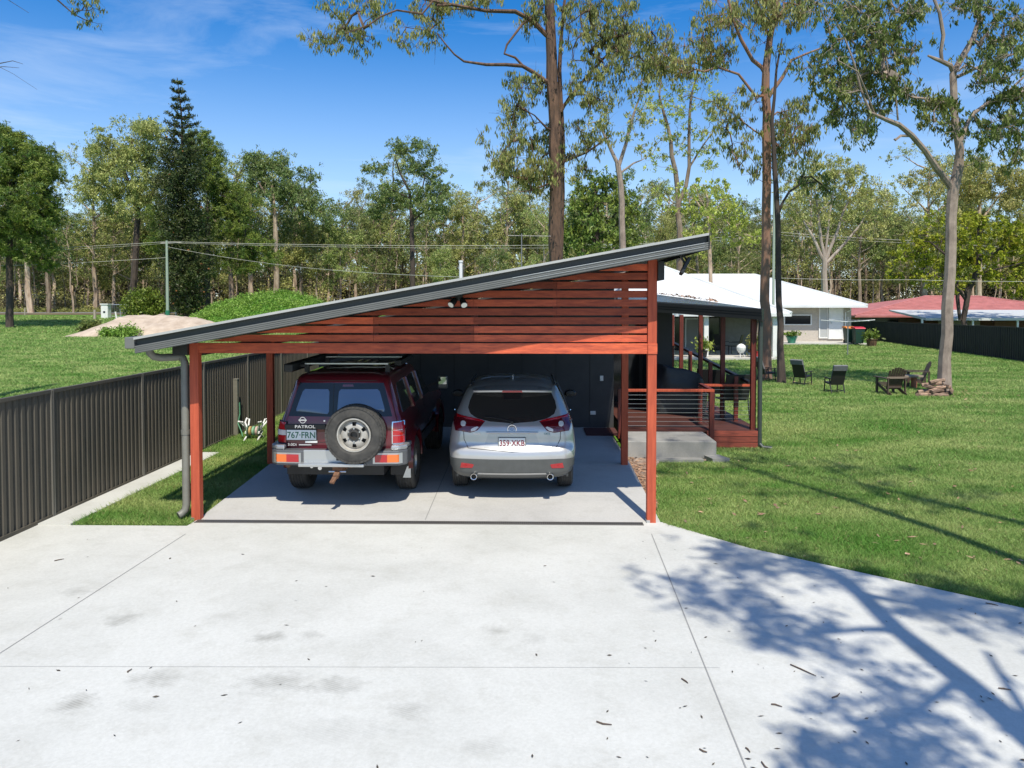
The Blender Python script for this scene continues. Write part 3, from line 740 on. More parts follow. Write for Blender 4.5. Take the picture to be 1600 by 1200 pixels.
        for i in range(m_): mb.f.append((idx[i], idx[(i + 1) % m_], b0 + (i + 1) % m_, b0 + i))
        return mb
    def seam(s, pts, r=.004, off=.001, closed=False):
        out_ = []
        if closed: pts = pts + pts[:1]
        for a, b in zip(pts[:-1], pts[1:]):
            for i in range(8):
                t = i / 8; x, z = a[0] + (b[0] - a[0]) * t, a[1] + (b[1] - a[1]) * t; out_.append((x, s.yR(x, z) - off, z))
        x, z = pts[-1]; out_.append((x, s.yR(x, z) - off, z))
        return MB().tube(out_, r, 5)
def wheel(parent, x, y, r, wd, side, rim_r, mats, spokes=6):
    c = Vector((x, y, r)); h = wd / 2
    prof = [(rim_r, -h * .8), (rim_r + .03, -h * .98), (r - .045, -h), (r - .012, -h * .86), (r, -h * .7)]
    for k in range(5):
        a = -h * .62 + k * h * .31
        prof += [(r, a - .012), (r - .010, a - .008), (r - .010, a + .008), (r, a + .012)]
    prof += [(r, h * .7), (r - .012, h * .86), (r - .045, h), (rim_r + .03, h * .98), (rim_r, h * .8)]
    wn = thing('wheel', None, None, (0, 0, 0)); wn.parent = parent
    MB().lathe(prof, c, 'x', 40, closed=True).build('tyre', mats[0], wn, smooth=True)
    o = side * h * .75
    rm = MB().lathe([(rim_r, -side * h * .8), (rim_r + .004, o), (rim_r - .02, o), (rim_r - .04, o - side * .05), (.09, o - side * .03), (.06, o - side * .01), (0, o - side * .01)], c, 'x', 30)
    rm.build('rim', mats[1], wn, smooth=True)
    return wn
m_tyre = mat('tyre_rubber', (.038, .037, .035), .85, col2=(.07, .066, .06), scale=10, bump=.2)
m_rim = mat('steel_rim', (.34, .35, .34), .35, .6)
m_glass = mat('car_glass', (.028, .025, .023), .05, spec=.9)
m_glass2 = mat('tinted_glass', (.09, .12, .18), .05, .4, spec=1.0)
m_redlens = mat('red_lens', (.40, .006, .012), .12, coat=1)
m_darkred = mat('dark_red_lens', (.10, .004, .010), .1, coat=1)
m_clearlens = mat('clear_lens', (.65, .62, .6), .12, coat=1)
m_amber = mat('amber_lens', (.75, .16, .02), .15, coat=1)
m_silver = mat('silver_paint', (.47, .47, .465), .28, .45, coat=1)
m_clad = mat('grey_cladding', (.105, .11, .108), .42, .1, col2=(.09, .095, .092), scale=9)
m_maroon = mat('maroon_paint', (.125, .007, .014), .32, .15, coat=1)
m_chrome = mat('chrome', (.7, .7, .7), .12, 1)
m_plate = mat('number_plate', (.72, .74, .73), .35)
m_plgreen = mat('plate_green', (.01, .13, .07), .4); m_plred = mat('plate_maroon', (.22, .01, .03), .4)
m_rust = mat('rusty_steel', (.22, .11, .06), .8, col2=(.12, .06, .035), scale=20)
m_bumper = mat('bumper_grey', (.10, .105, .115), .38, .2, col2=(.12, .125, .135), scale=5)
# ---- silver sport utility (rear view), y = 0 at the rear bumper
T = [(.30, .80, .16, 4.36), (.34, .835, .08, 4.46), (.40, .865, .04, 4.50), (.50, .895, .02, 4.54), (.62, .912, .0, 4.54), (.70, .918, .015, 4.52), (.76, .918, .06, 4.50),
     (.79, .917, .085, 4.48), (.92, .905, .095, 4.40), (1.00, .892, .105, 4.10), (1.06, .878, .135, 3.75), (1.10, .860, .175, 3.45), (1.20, .825, .25, 3.15), (1.35, .765, .37, 2.75),
     (1.47, .710, .47, 2.42), (1.53, .675, .53, 2.25), (1.585, .620, .66, 2.05), (1.625, .53, .85, 1.85), (1.65, .40, 1.05, 1.70), (1.66, .26, 1.2, 1.60)]
cx = Car(T, .12, .24)
car = thing('silver_suv', 'silver sport utility car parked nose in on the right side of the carport', 'car')
zs = sorted(set([round(z, 4) for z in np.linspace(.30, 1.06, 25)] + [round(z, 4) for z in np.linspace(1.06, 1.62, 20)] + [1.635, 1.65, 1.66]))
AR = [(.93, .33), (3.62, .33)]
cx.body('body', m_silver, car, zs, AR, .395)
MB().box((-.60, .45, .22), (.60, 4.2, .72)).build('underbody', m_black, car)
for ya, _ in AR:
    for s in (-1, 1):
        arch_liner(car, s, .58, .86, ya, .33, .405)
        fl = MB(); n_ = 22; pp = []
        for i in range(n_ + 1):
            a = math.pi * (-.06 + 1.12 * i / n_); y = ya + .40 * math.cos(a); z = .33 + .40 * math.sin(a); y2 = ya + .455 * math.cos(a); z2 = .33 + .455 * math.sin(a)
            x1 = cx.xS(y, max(z, .32)); x2_ = cx.xS(y2, max(z2, .32)); pp.append(((s * (x1 - .05), y, z), (s * (x1 + .014), y, z), (s * (x2_ + .01), y2, z2), (s * (x2_ - .02), y2, z2)))
        for q in pp: fl.v += list(q)
        for i in range(n_):
            for k_ in range(3): fl.f.append((i * 4 + k_, i * 4 + k_ + 1, i * 4 + 5 + k_, i * 4 + 4 + k_))
        fl.build('arch_moulding', m_clad, car, smooth=True)
        wheel(car, s * .795, ya, .345, .225, s, .225, (m_tyre, m_rim))
def mir(poly): return [(-x, z) for x, z in poly][::-1]
cx.patch([(-.84, .37), (-.66, .325), (-.5, .305), (.5, .305), (.66, .325), (.84, .37), (.905, .47), (.895, .60), (.80, .60), (.70, .575), (-.70, .575), (-.80, .60), (-.895, .60), (-.905, .47)], off=.007, nz=16, nx=40).build('lower_bumper', m_clad, car, smooth=True)
cx.patch([(-.50, .375), (.50, .375), (.48, .395), (-.48, .395)], off=.012, nz=3, nx=24).build('bumper_trim', m_silver, car, smooth=True)
for sgn in (0, 1):
    f_ = (lambda p: p) if sgn == 0 else mir
    cx.patch(f_([(-.74, .465), (-.57, .465), (-.545, .505), (-.55, .535), (-.72, .54)]), off=.012, nz=4, nx=8).build('reflector', m_redlens, car)
    tl = cx.patch(f_([(-.815, .975), (-.60, .955), (-.50, .985), (-.385, 1.115), (-.52, 1.135), (-.70, 1.175), (-.835, 1.19), (-.868, 1.12)]), off=.010, nz=12, nx=14).build('tail_lamp', m_darkred, car, smooth=True)
    cx.patch(f_([(-.80, 1.15), (-.40, 1.10), (-.42, 1.125), (-.70, 1.170), (-.81, 1.185)]), off=.014, nz=5, nx=12, rim=.008).build('light_strip', m_redlens, tl, smooth=True)
    cx.patch(f_([(-.735, 1.05), (-.71, 1.035), (-.675, 1.045), (-.665, 1.08), (-.685, 1.105), (-.72, 1.105), (-.74, 1.08)]), off=.015, nz=6, nx=6, rim=.008).build('lens', m_clearlens, tl, smooth=True)
    cx.patch(f_([(-.585, .975), (-.53, .985), (-.475, 1.03), (-.50, 1.04), (-.56, 1.02), (-.59, 1.0)]), off=.015, nz=5, nx=6, rim=.008).build('lens', m_clearlens, tl, smooth=True)
# hatch window, spoiler, brake lamp
gw = [(-.02, 1.088), (.02, 1.088), (.30, 1.105), (.52, 1.15), (.61, 1.205), (.645, 1.28), (.625, 1.37), (.58, 1.47), (.545, 1.505), (-.545, 1.505), (-.58, 1.47), (-.625, 1.37), (-.645, 1.28), (-.61, 1.205), (-.52, 1.15), (-.30, 1.105)]
cx.patch(gw, off=.006, nz=22, nx=24).build('rear_window', m_glass, car, smooth=True)
sp_ = MB(); ys = []
for i in range(21):
    x = -.585 + 1.17 * i / 20; yb = cx.yR(x, 1.50) - .10 + .04 * (x / .58) ** 2; zt_ = 1.548 - .02 * (x / .58) ** 2; yt = cx.yR(x, 1.575) + .02
    sp_.v += [(x, yb, zt_ - .04), (x, yb - .004, zt_ - .014), (x, yb + .03, zt_ + .0), (x, yt, 1.586 - .03 * (x / .58) ** 2), (x, yt + .05, 1.54), (x, yb + .08, zt_ - .045)]
for i in range(20):
    for k_ in range(6): sp_.f.append((i * 6 + k_, i * 6 + (k_ + 1) % 6, i * 6 + 6 + (k_ + 1) % 6, i * 6 + 6 + k_))
sp_.f += [tuple(range(6)), tuple(120 + k_ for k_ in range(5, -1, -1))]
sp_.build('spoiler', m_silver, car, smooth=True)
y_ = cx.yR(0, 1.50) - .105
MB().prism([(-.15, 1.505), (.15, 1.505), (.14, 1.533), (-.14, 1.533)], 'y', y_ - .006, y_ + .03).build('brake_lamp', m_redlens, car)
cx.patch([(-.12, 1.40), (.12, 1.40), (.15, 1.49), (-.15, 1.49)], off=.010, nz=3, nx=4).build('camera_housing', m_black, car)
wl = []
for i in range(9):
    x = .0 - .40 * i / 8; z = 1.115 + .055 * math.sin(i / 8 * 1.5); wl.append((x, cx.yR(x, z) - .03, z))
wp = MB().tube(wl, [.012] + [.007] * 8, 6).tube([(0, cx.yR(0, 1.10) - .035, 1.10), (0, cx.yR(0, 1.10) + .01, 1.10)], .02, 10).build('wiper', m_black, car)
# hatch outline, crease lines and plate recess
cx.seam([(-.70, 1.0), (-.69, .86), (-.63, .745), (0, .705), (.63, .745), (.69, .86), (.70, 1.0)], .0045, .000).build('hatch_gap', m_black, car)
rc = cx.patch([(-.40, .76), (.40, .76), (.34, .945), (-.34, .945)], off=.004, nz=5, nx=14).build('plate_recess', mat('silver_shade', (.40, .41, .42), .3, .45, coat=1), car, smooth=True)
MB().tube([(-.37, cx.yR(.37, .965) - .015, .965), (-.2, cx.yR(.2, .97) - .02, .97), (.2, cx.yR(.2, .97) - .02, .97), (.37, cx.yR(.37, .965) - .015, .965)], .015, 8).build('hatch_handle', m_silver, car, smooth=True)
py_ = cx.yR(.0, .82) - .022
pl = MB().box((-.19, py_, .755), (.19, py_ + .02, .895)).build('number_plate', m_plate, car, bevel=.004)
MB().box((-.197, py_ + .004, .748), (.197, py_ + .022, .902)).build('plate_frame', m_black, pl)
text_mesh('359\u00b7XKB', .085, m_plred, pl, Matrix.Translation((0, py_ - .002, .785)), squeeze=.84, bold=.001)
ye = cx.yR(0, 1.02) - .012
em = MB().lathe([(.058, -.006), (.066, -.006), (.066, .008), (.058, .008)], (0, ye, 1.015), 'y', 28, closed=True)
em.tube([(-.055, ye - .001, 1.035), (-.03, ye - .003, 1.03), (0, ye - .004, 1.0), (.03, ye - .003, 1.03), (.055, ye - .001, 1.035)], .006, 6)
em.build('emblem', m_chrome, car, smooth=True)
text_mesh('mazda', .028, m_chrome, car, Matrix.Translation((-.50, cx.yR(.50, .945) - .012, .935)) @ Matrix.Rotation(rad(-12), 4, 'Z'))
text_mesh('CX-5', .028, mat('badge_teal', (.05, .2, .22), .3, .5), car, Matrix.Translation((.50, cx.yR(.50, .945) - .012, .935)) @ Matrix.Rotation(rad(12), 4, 'Z'))
for s in (-1, 1):
    MB().lathe([(.036, .0), (.044, -.004), (.048, .0), (.048, .16), (.036, .16)], (s * .545, .035, .345), 'y', 20, closed=True).build('exhaust', m_chrome, car, smooth=True)
    MB().lathe([(.0, .05), (.036, .05)], (s * .545, .035, .345), 'y', 16).build('exhaust_bore', m_black, car)
    # side windows
    sd_ = 'left' if s < 0 else 'right'
    cx.patch([(1.02, 1.16), (2.0, 1.12), (3.05, 1.08), (2.75, 1.27), (2.35, 1.46), (1.7, 1.50), (1.15, 1.47), (.85, 1.33), (.80, 1.22)], sd_, .005, 12, 24).build('side_window', m_glass, car, smooth=True)
    for ya in (1.25, 2.02):
        MB().tube([(s * (cx.xS(ya, z) + .009), ya, z) for z in (1.12, 1.25, 1.38, 1.49)], .017, 6).build('pillar_trim', m_black, car)
    MB().tube([(s * (cx.xS(y, 1.09) + .008), y, z) for y, z in ((.74, 1.20), (1.02, 1.145), (2.0, 1.10), (3.0, 1.065))], .008, 6).build('window_trim', m_chrome, car)
    MB().tube([(s * (cx.xS(y, z) + .008), y, z) for y, z in ((.74, 1.20), (.82, 1.34), (1.12, 1.49))], .007, 6).build('window_trim', m_chrome, car)
    MB().tube([(s * .63, y, cx_z) for y, cx_z in ((.66, 1.583), (1.0, 1.60), (1.6, 1.605), (2.1, 1.58))], .013, 6).build('roof_moulding', m_black, car)
    mr = MB().lathe([(.0, -.06), (.07, -.05), (.095, .0), (.09, .05), (0, .07)], (0, 0, 0), 'y', 16)
    mr.xform(Matrix.Translation((s * 1.0, 2.88, 1.16)) @ Matrix.Diagonal((1.15, 1, .72, 1)))
    mo = mr.build('wing_mirror', m_black, car, smooth=True)
    MB().bar((s * .86, 2.9, 1.10), (s * .95, 2.9, 1.13), .05, .05).build('mirror_arm', m_black, mo)
    for ya in (1.35, 2.3):
        MB().tube([(s * (cx.xS(ya, .93) + .012), ya, .93), (s * (cx.xS(ya, .93) + .03), ya + .1, .94), (s * (cx.xS(ya, .93) + .012), ya + .2, .93)], .012, 6).build('door_handle', m_silver, car)
    for ya in (1.28, 2.05, 3.1):
        MB().tube([(s * (cx.xS(ya, z) + .001), ya + (.1 if z < .6 and ya < 1.5 else 0), z) for z in (.35, .5, .7, .9, 1.1)], .004, 5).build('door_gap', m_black, car)
af = MB(); af.prism([(.92, 1.60), (1.10, 1.60), (.99, 1.70), (.955, 1.705)], 'x', -.012, .012); af.build('roof_aerial', m_silver, car, bevel=.006)
car.location = (P(800, 700, 11.05).x + .0, 11.0, .083); car.rotation_euler = (rad(1.1), 0, rad(.4))
# ---- maroon four wheel drive, y = 0 at the rear bumper
T = [(.42, .80, .30, 4.60), (.50, .86, .18, 4.78), (.62, .885, .14, 4.84), (.86, .90, .12, 4.86), (1.02, .90, .12, 4.84), (1.10, .885, .125, 4.7), (1.14, .875, .13, 4.1), (1.20, .855, .14, 3.5), (1.27, .825, .155, 3.38),
     (1.50, .755, .20, 3.1), (1.70, .690, .245, 2.85), (1.76, .665, .27, 2.75), (1.80, .625, .32, 2.65), (1.835, .54, .42, 2.5), (1.85, .42, .6, 2.3), (1.855, .28, .8, 2.1)]
pt = Car(T, .05, .16)
suv = thing('maroon_four_wheel_drive', 'dark red older four wheel drive with spare wheel on its back door', 'four wheel drive')
zs = sorted(set([round(z, 4) for z in np.linspace(.55, 1.14, 19)] + [round(z, 4) for z in np.linspace(1.14, 1.80, 20)] + [1.815, 1.835, 1.85, 1.855]))
AR = [(1.12, .42), (4.05, .42)]
pt.body('body', m_maroon, suv, zs, AR, .47)
MB().box((-.58, .35, .38), (.58, 4.6, .86)).build('underbody', m_black, suv)
for ya, _ in AR:
    for s in (-1, 1):
        arch_liner(suv, s, .55, .84, ya, .44, .475)
        fl = MB(); pp = []; n_ = 20
        for i in range(n_ + 1):
            a = math.pi * (.0 + 1.0 * i / n_); c_, s_ = math.cos(a), math.sin(a)
            pp.append([(s * xx, ya + rr * c_, .42 + rr * s_) for xx, rr in ((.84, .455), (.945, .465), (.955, .50), (.895, .55))])
        for q in pp: fl.v += q
        for i in range(n_):
            for k_ in range(3): fl.f.append((i * 4 + k_, i * 4 + k_ + 1, i * 4 + 5 + k_, i * 4 + 4 + k_))
        fl.build('arch_flare', m_maroon, suv, smooth=True)
        wheel(suv, s * .80, ya, .405, .275, s, .22, (m_tyre, m_rim))
    MB().tube([(-.7, ya, .40), (.7, ya, .40)], .05, 10).build('axle', m_black, suv)
# back doors: seam, windows, handles
pt.seam([(-.09, .86), (-.09, 1.80)], .006, .001).build('door_seam', m_black, suv)
pt.seam([(-.80, .87), (-.80, 1.17), (-.66, 1.74), (.66, 1.74), (.80, 1.17), (.80, .87)], .005, .0).build('door_gap', m_black, suv)
pt.patch([(-.725, 1.245), (.735, 1.245), (.60, 1.705), (-.59, 1.705)], off=.004, nz=10, nx=24).build('window_surround', m_blackgloss, suv, smooth=True)
pt.patch([(-.60, 1.29), (-.165, 1.28), (-.145, 1.31), (-.15, 1.60), (-.17, 1.62), (-.50, 1.62), (-.53, 1.60), (-.62, 1.33)], off=.009, nz=10, nx=12).build('left_window', m_glass2, suv, smooth=True)
pt.patch([(-.01, 1.28), (.61, 1.29), (.635, 1.33), (.55, 1.60), (.52, 1.62), (.01, 1.62), (-.015, 1.60), (-.03, 1.31)], off=.009, nz=10, nx=12).build('right_window', m_glass2, suv, smooth=True)
pt.patch([(.03, 1.655), (.19, 1.655), (.18, 1.685), (.04, 1.685)], off=.012, nz=2, nx=3).build('brake_lamp', m_darkred, suv)
y_ = pt.yR(.4, 1.08) - .03
gn = MB().box((-.76, y_, 1.075), (-.18, y_ + .03, 1.145)).build('handle_garnish', m_black, suv, bevel=.008)
text_mesh('PATROL', .042, m_chrome, gn, Matrix.Translation((-.47, y_ - .002, 1.092)), squeeze=1.35, bold=.001)
pt.patch([(-.80, .90), (-.16, .90), (-.19, .93), (-.20, 1.07), (-.78, 1.07)], off=.012, nz=6, nx=10, rim=.02).build('door_panel', m_maroon, suv, smooth=True)
pl = MB().box((-.73, y_ - .004, .925), (-.315, y_ + .02, 1.065)).build('number_plate', m_plate, suv, bevel=.004)
MB().box((-.738, y_ + .002, .917), (-.307, y_ + .024, 1.073)).build('plate_frame', m_black, pl)
text_mesh('767\u00b7FRN', .09, m_plgreen, pl, Matrix.Translation((-.5225, y_ - .006, .952)), squeeze=.9, bold=.001)
MB().box((-.47, y_ - .002, .885), (-.30, y_ + .01, .912)).build('sticker', m_plate, suv)
text_mesh('3.0Di', .035, m_chrome, suv, Matrix.Translation((-.66, pt.yR(.66, .80) - .03, .885 - .045)), squeeze=1.2, bold=.001)
MB().box((-.565, pt.yR(.5, .86) - .012, .845), (-.39, pt.yR(.5, .86) + .01, .86)).build('badge', m_chrome, suv)
ye = pt.yR(.5, 1.2) - .006
em = MB().lathe([(.036, -.006), (.046, -.006), (.046, .008), (.036, .008)], (-.515, ye, 1.195), 'y', 24, closed=True); em.box((-.572, ye - .009, 1.186), (-.458, ye + .004, 1.205)); em.build('emblem', m_chrome, suv)
MB().box((-.222, ye - .012, 1.15), (-.192, ye + .006, 1.20)).build('door_lock', m_chrome, suv, bevel=.004)
for s in (-1, 1):
    x0, x1 = (.735, .895)
    def rp(zz0, zz1, nm, mm, o_=.018, par=suv):
        q = [(x0, zz0), (x1, zz0), (x1, zz1), (x0, zz1)]; q = q if s > 0 else mir(q)
        return pt.patch(q, off=o_, nz=5, nx=8, rim=.02).build(nm, mm, par, smooth=True)
    fr = rp(.865, 1.175, 'lamp_surround', m_chrome if s > 0 else m_black, .010)
    x0, x1 = (.75, .885)
    rp(1.06, 1.16, 'tail_lamp', m_redlens); rp(.985, 1.055, 'tail_lamp', m_clearlens if s < 0 else m_redlens); rp(.88, .98, 'tail_lamp', m_redlens)
    sd_ = 'left' if s < 0 else 'right'
    pt.patch([(.48, 1.24), (3.15, 1.22), (3.0, 1.35), (2.75, 1.62), (2.6, 1.66), (.62, 1.66)], sd_, .006, 10, 24).build('side_window', m_glass, suv, smooth=True)
    for ya in (1.35, 2.25):
        MB().tube([(s * (pt.xS(ya, z) + .010), ya, z) for z in (1.22, 1.4, 1.55, 1.67)], .03, 6).build('pillar_trim', m_maroon, suv)
    for ya in (1.62, 2.25, 3.25):
        MB().tube([(s * (pt.xS(ya, z) + .001), ya, z) for z in (.5, .8, 1.1, 1.22)], .005, 5).build('door_gap', m_black, suv)
    MB().box((s * .90, 1.66, .55), (s * .912, 3.5, .70)).build('side_moulding', m_bumper, suv)
    # towing mirror
    mo = MB().box((s * 1.02, 2.98, 1.28), (s * 1.19, 3.06, 1.50)).build('towing_mirror', mat('mirror_shell%d' % s, (.16, .16, .15), .3), suv, bevel=.02)
    MB().box((s * 1.035, 2.974, 1.36), (s * 1.175, 2.981, 1.485)).build('mirror_glass', mat('mirror_glass%d' % s, (.5, .52, .5), .04, 1), mo)
    MB().bar((s * .84, 3.05, 1.32), (s * 1.05, 3.03, 1.40), .03, .04).build('mirror_arm', m_black, mo)
    # mud flap
    MB().box((s * .62, .66, .31), (s * .91, .675, .56)).build('mud_flap', m_black, suv)
    MB().box((s * .60, .69, .50), (s * .9, .99, .60)).build('flap_bracket', m_black, suv)
MB().prism([(.80, .27), (.915, .27), (.915, .47), (.86, .43)], 'y', .652, .6595).build('flap_plate', m_alu, suv)
# bumper
bp = MB()
out_ = [(-.965, .42), (-.955, .14), (-.86, .03), (-.55, .0), (.55, .0), (.86, .03), (.955, .14), (.965, .42)]
inn = [(.90, .42), (.88, .25), (.5, .16), (-.5, .16), (-.88, .25), (-.90, .42)]
bp.prism([(x, y) for x, y in out_ + inn], 'z', .585, .80)
bp.build('bumper', m_bumper, suv, bevel=.02)
for s in (-1, 1):
    MB().prism([(s * x, y) for x, y in ((.965, .45), (.955, .14), (.86, .045), (.74, .025), (.74, .14), (.88, .25), (.90, .45))], 'z', .801, .865).build('bumper_corner', mat('bumper_bright%d' % s, (.42, .44, .46), .25, .6), suv, bevel=.02)
    MB().prism([(s * x, y) for x, y in ((.90, .056), (.84, .012), (.50, -.012), (.50, .02), (.86, .06))], 'z', .62, .765).build('lamp_bezel', m_alu, suv)
    a_ = MB().prism([(s * x, y) for x, y in ((.86, .028), (.84, .004), (.70, -.014), (.70, .0))], 'z', .64, .745).build('indicator', m_amber if s > 0 else m_amber, suv)
    MB().prism([(s * x, y) for x, y in ((.70, -.008), (.70, -.016), (.53, -.021), (.53, .0))], 'z', .64, .745).build('fog_lamp', m_redlens, suv)
cp_ = MB(); cp_.box((-.46, -.022, .64), (.18, .0, .81)); cp_.box((.18, -.02, .70), (.42, .0, .80)); cp_.box((-.50, -.14, .60), (.40, .0, .642)); cp_.build('step_plate', m_alu, suv, bevel=.006)
MB().box((-.0, -.05, .67), (.14, -.02, .78)).build('socket_cover', m_black, suv, bevel=.01)
MB().tube([(-.22, -.03, .57), (-.22, -.07, .57)], .028, 12).tube([(-.34, -.03, .585), (-.34, -.05, .585)], .022, 10).build('recovery_eye', m_chrome, suv)
hb = MB().box((-.05, -.06, .50), (.09, .45, .60)); hb.bar((.02, -.02, .52), (.02, -.16, .47), .07, .05); hb.bar((.02, -.12, .49), (-.02, -.22, .40), .06, .03); hb.bar((.10, .3, .52), (.42, .4, .55), .05, .05)
hb.build('tow_hitch', m_rust, suv)
MB().tube([(-.1, -.06, .52), (.14, -.06, .52)], .012, 8).build('hitch_pin', m_steel, suv)
MB().tube([(-.72, .1, .56), (-.72, .8, .6)], .03, 10).build('exhaust', m_rust, suv)
# spare wheel
sc_ = Vector((.27, -.03, 1.04)); sw = thing('spare_wheel', None, None); sw.parent = suv
h = .135; r = .40
tp = [(.225, -h * .7), (.26, -h * .98), (.33, -h), (.37, -h * .9), (.39, -h * .62)]
for k in range(4):
    a = -h * .5 + k * h * .36; tp += [(.402, a - .012), (.39, a - .008), (.39, a + .008), (.402, a + .012)]
tp += [(.39, h * .7), (.36, h), (.24, h), (.22, h * .7)]
MB().lathe(tp, sc_, 'y', 48, closed=True).build('tyre', m_tyre, sw, smooth=True)
lug = MB()
for i in range(44):
    for j, (yy_, sh_) in enumerate(((-h * .86, 0), (-h * .2, .5), (h * .5, 0))):
        a = 2 * math.pi * (i + sh_) / 44; rr = .394 if j else .378
        c = sc_ + Vector((math.cos(a) * rr, yy_, math.sin(a) * rr)); rd = Vector((math.cos(a), 0, math.sin(a))); tg = Vector((-math.sin(a), 0, math.cos(a)))
        lug.bar(c - rd * .012, c + rd * .014, .032, .05, up=tg)
lug.build('tread', m_tyre, sw)
m_rimw = mat('dusty_rim', (.50, .48, .44), .45, .25, col2=(.38, .36, .32), scale=12)
def ann(r0, r1, y0, y1, holes=None): return MB().lathe([(r0, y0), (r1, y1)], sc_, 'y', 48)
rm = MB().lathe([(.235, -h * .72), (.232, -h * .86), (.215, -h * .86), (.205, -h * .45), (.195, -.04)], sc_, 'y', 48, caps=False)
# disc with six slots
dn = 72; rads = [.195, .175, .125, .10, .07]; dys = [-.04, -.065, -.085, -.082, -.05]
b0 = len(rm.v)
for r_, y_ in zip(rads, dys):
    for k in range(dn):
        a = 2 * math.pi * k / dn; rm.v.append(tuple(sc_ + Vector((r_ * math.cos(a), y_, r_ * math.sin(a)))))
for i in range(4):
    for k in range(dn):
        if i == 1 and (k % 12) in (4, 5, 6, 7): continue
        rm.f.append((b0 + i * dn + k, b0 + i * dn + (k + 1) % dn, b0 + (i + 1) * dn + (k + 1) % dn, b0 + (i + 1) * dn + k))
rm.build('rim', m_rimw, sw, smooth=True)
MB().lathe([(0, -.02), (.2, -.02), (.2, .02)], sc_, 'y', 30).build('wheel_carrier', m_black, sw)
MB().lathe([(.072, -.05), (.07, -.10), (.05, -.105), (.045, -.06), (0, -.06)], sc_, 'y', 24).build('hub', mat('hub_dark', (.06, .055, .05), .5, .4), sw, smooth=True)
nb = MB()
for i in range(6):
    a = 2 * math.pi * (i + .5) / 6; c = sc_ + Vector((math.cos(a) * .088, -.085, math.sin(a) * .088)); nb.tube([c, c + Vector((0, -.02, 0))], .011, 6)
nb.build('wheel_nut', m_alu, sw)
MB().box((sc_.x - .1, .08, .95), (sc_.x + .1, .13, 1.15)).build('wheel_mount', m_black, suv)
# roof rack bars with a rolled awning on the left
for ya in (.62, 1.75):
    MB().box((-.62, ya, 1.93), (.60, ya + .05, 1.955)).build('roof_bar', m_alu, suv, bevel=.005)
    for s in (-1, 1): MB().box((s * .56, ya + .005, 1.82), (s * .62, ya + .045, 1.93)).build('bar_foot', m_black, suv)
MB().bar((-.76, .3, 1.91), (-.70, 2.6, 1.91), .13, .12).build('rolled_awning', m_black, suv, bevel=.02)
MB().box((-.72, .60, 1.90), (-.60, .65, 1.93)).build('awning_bracket', m_black, suv)
MB().bar((.64, 1.2, 1.90), (.62, 2.4, 1.90), .1, .07).build('rack_side', m_black, suv)
rg = MB()
for i in range(7):
    x = -.42 + i * .14; rg.bar((x, .62, 1.842 - .06 * (x / .5) ** 2), (x, 2.3, 1.855 - .06 * (x / .5) ** 2), .035, .02)
rg.build('roof_ribs', m_maroon, suv)
suv.location = (P(532, 700, 10.85).x, 10.66, .068); suv.rotation_euler = (rad(1.1), 0, rad(-.6))
# ------------------------------------------------------------------ trees
def leaf_mat(name, c1, c2, tr=.36, isl=.42, orand=.0):
    m = mat(name, c1, .5, col2=c2, scale=.9, detail=4, lo=.38, hi=.62, island=isl, objrand=orand, trans=tr, spec=.35)
    return m
m_gumleaf = leaf_mat('gum_leaf', (.155, .19, .05), (.35, .34, .11))
m_gumdark = leaf_mat('dark_gum_leaf', (.12, .175, .042), (.24, .26, .075))
m_bgleaf = leaf_mat('forest_leaf', (.26, .31, .085), (.45, .45, .15), .28, .45, .22)
m_bgleaf2 = leaf_mat('deep_forest_leaf', (.13, .185, .055), (.27, .30, .095), .28, .45, .22)
m_lightleaf = leaf_mat('light_leaf', (.30, .38, .06), (.44, .48, .11))
m_pineleaf = leaf_mat('pine_needle', (.070, .135, .022), (.24, .29, .05), .2)
m_norfolk = leaf_mat('norfolk_needle', (.030, .055, .014), (.075, .090, .022), .10)
m_yellowleaf = leaf_mat('yellow_green_leaf', (.22, .27, .015), (.34, .34, .03), .3)
m_bushleaf = leaf_mat('bush_leaf', (.10, .16, .02), (.20, .25, .04), .25)
m_mound = leaf_mat('mound_weeds', (.14, .27, .03), (.26, .40, .07), .25)
m_brush = leaf_mat('dry_undergrowth', (.15, .11, .065), (.20, .185, .07), .15)
def bark(name, c1, c2, sc=6, st=(1, 1, .22), b=.6): return mat(name, c1, .85, col2=c2, scale=sc, detail=8, stretch=st, bump=b, bscale=sc * 2, lo=.35, hi=.62)
m_bark = bark('stringy_bark', (.175, .098, .062), (.068, .040, .028))
m_barkred = bark('flaking_red_bark', (.30, .145, .088), (.19, .125, .092))
m_barkgrey = bark('grey_mottled_bark', (.36, .28, .23), (.21, .16, .13), 4, (1, 1, .6), .4)
m_barkdark = bark('dark_bark', (.085, .06, .048), (.045, .032, .026))
m_barkpale = bark('pale_bark', (.42, .36, .30), (.26, .21, .17), 3)
m_barkfor = mat('forest_bark', (.50, .40, .30), .85, col2=(.24, .16, .11), scale=3, stretch=(1, 1, .3), objrand=.45)
def leaves(C, L, W, rng, droop=.6, jitter=.35):
    n = len(C); d = rng.normal(0, 1, (n, 3)); d /= np.linalg.norm(d, axis=1)[:, None]
    d = d * (1 - droop) + np.array([0, 0, -1.0]) * droop; d /= np.linalg.norm(d, axis=1)[:, None]
    s = np.cross(d, rng.normal(0, 1, (n, 3))); s /= np.linalg.norm(s, axis=1)[:, None]
    k = (1 + jitter * rng.uniform(-1, 1, n))[:, None]; l = d * L / 2 * k; w_ = s * W / 2 * k
    V = np.empty((n, 4, 3)); V[:, 0] = C - l; V[:, 1] = C + w_ - l * .1; V[:, 2] = C + l; V[:, 3] = C - w_ - l * .1
    return V.reshape(-1, 3)
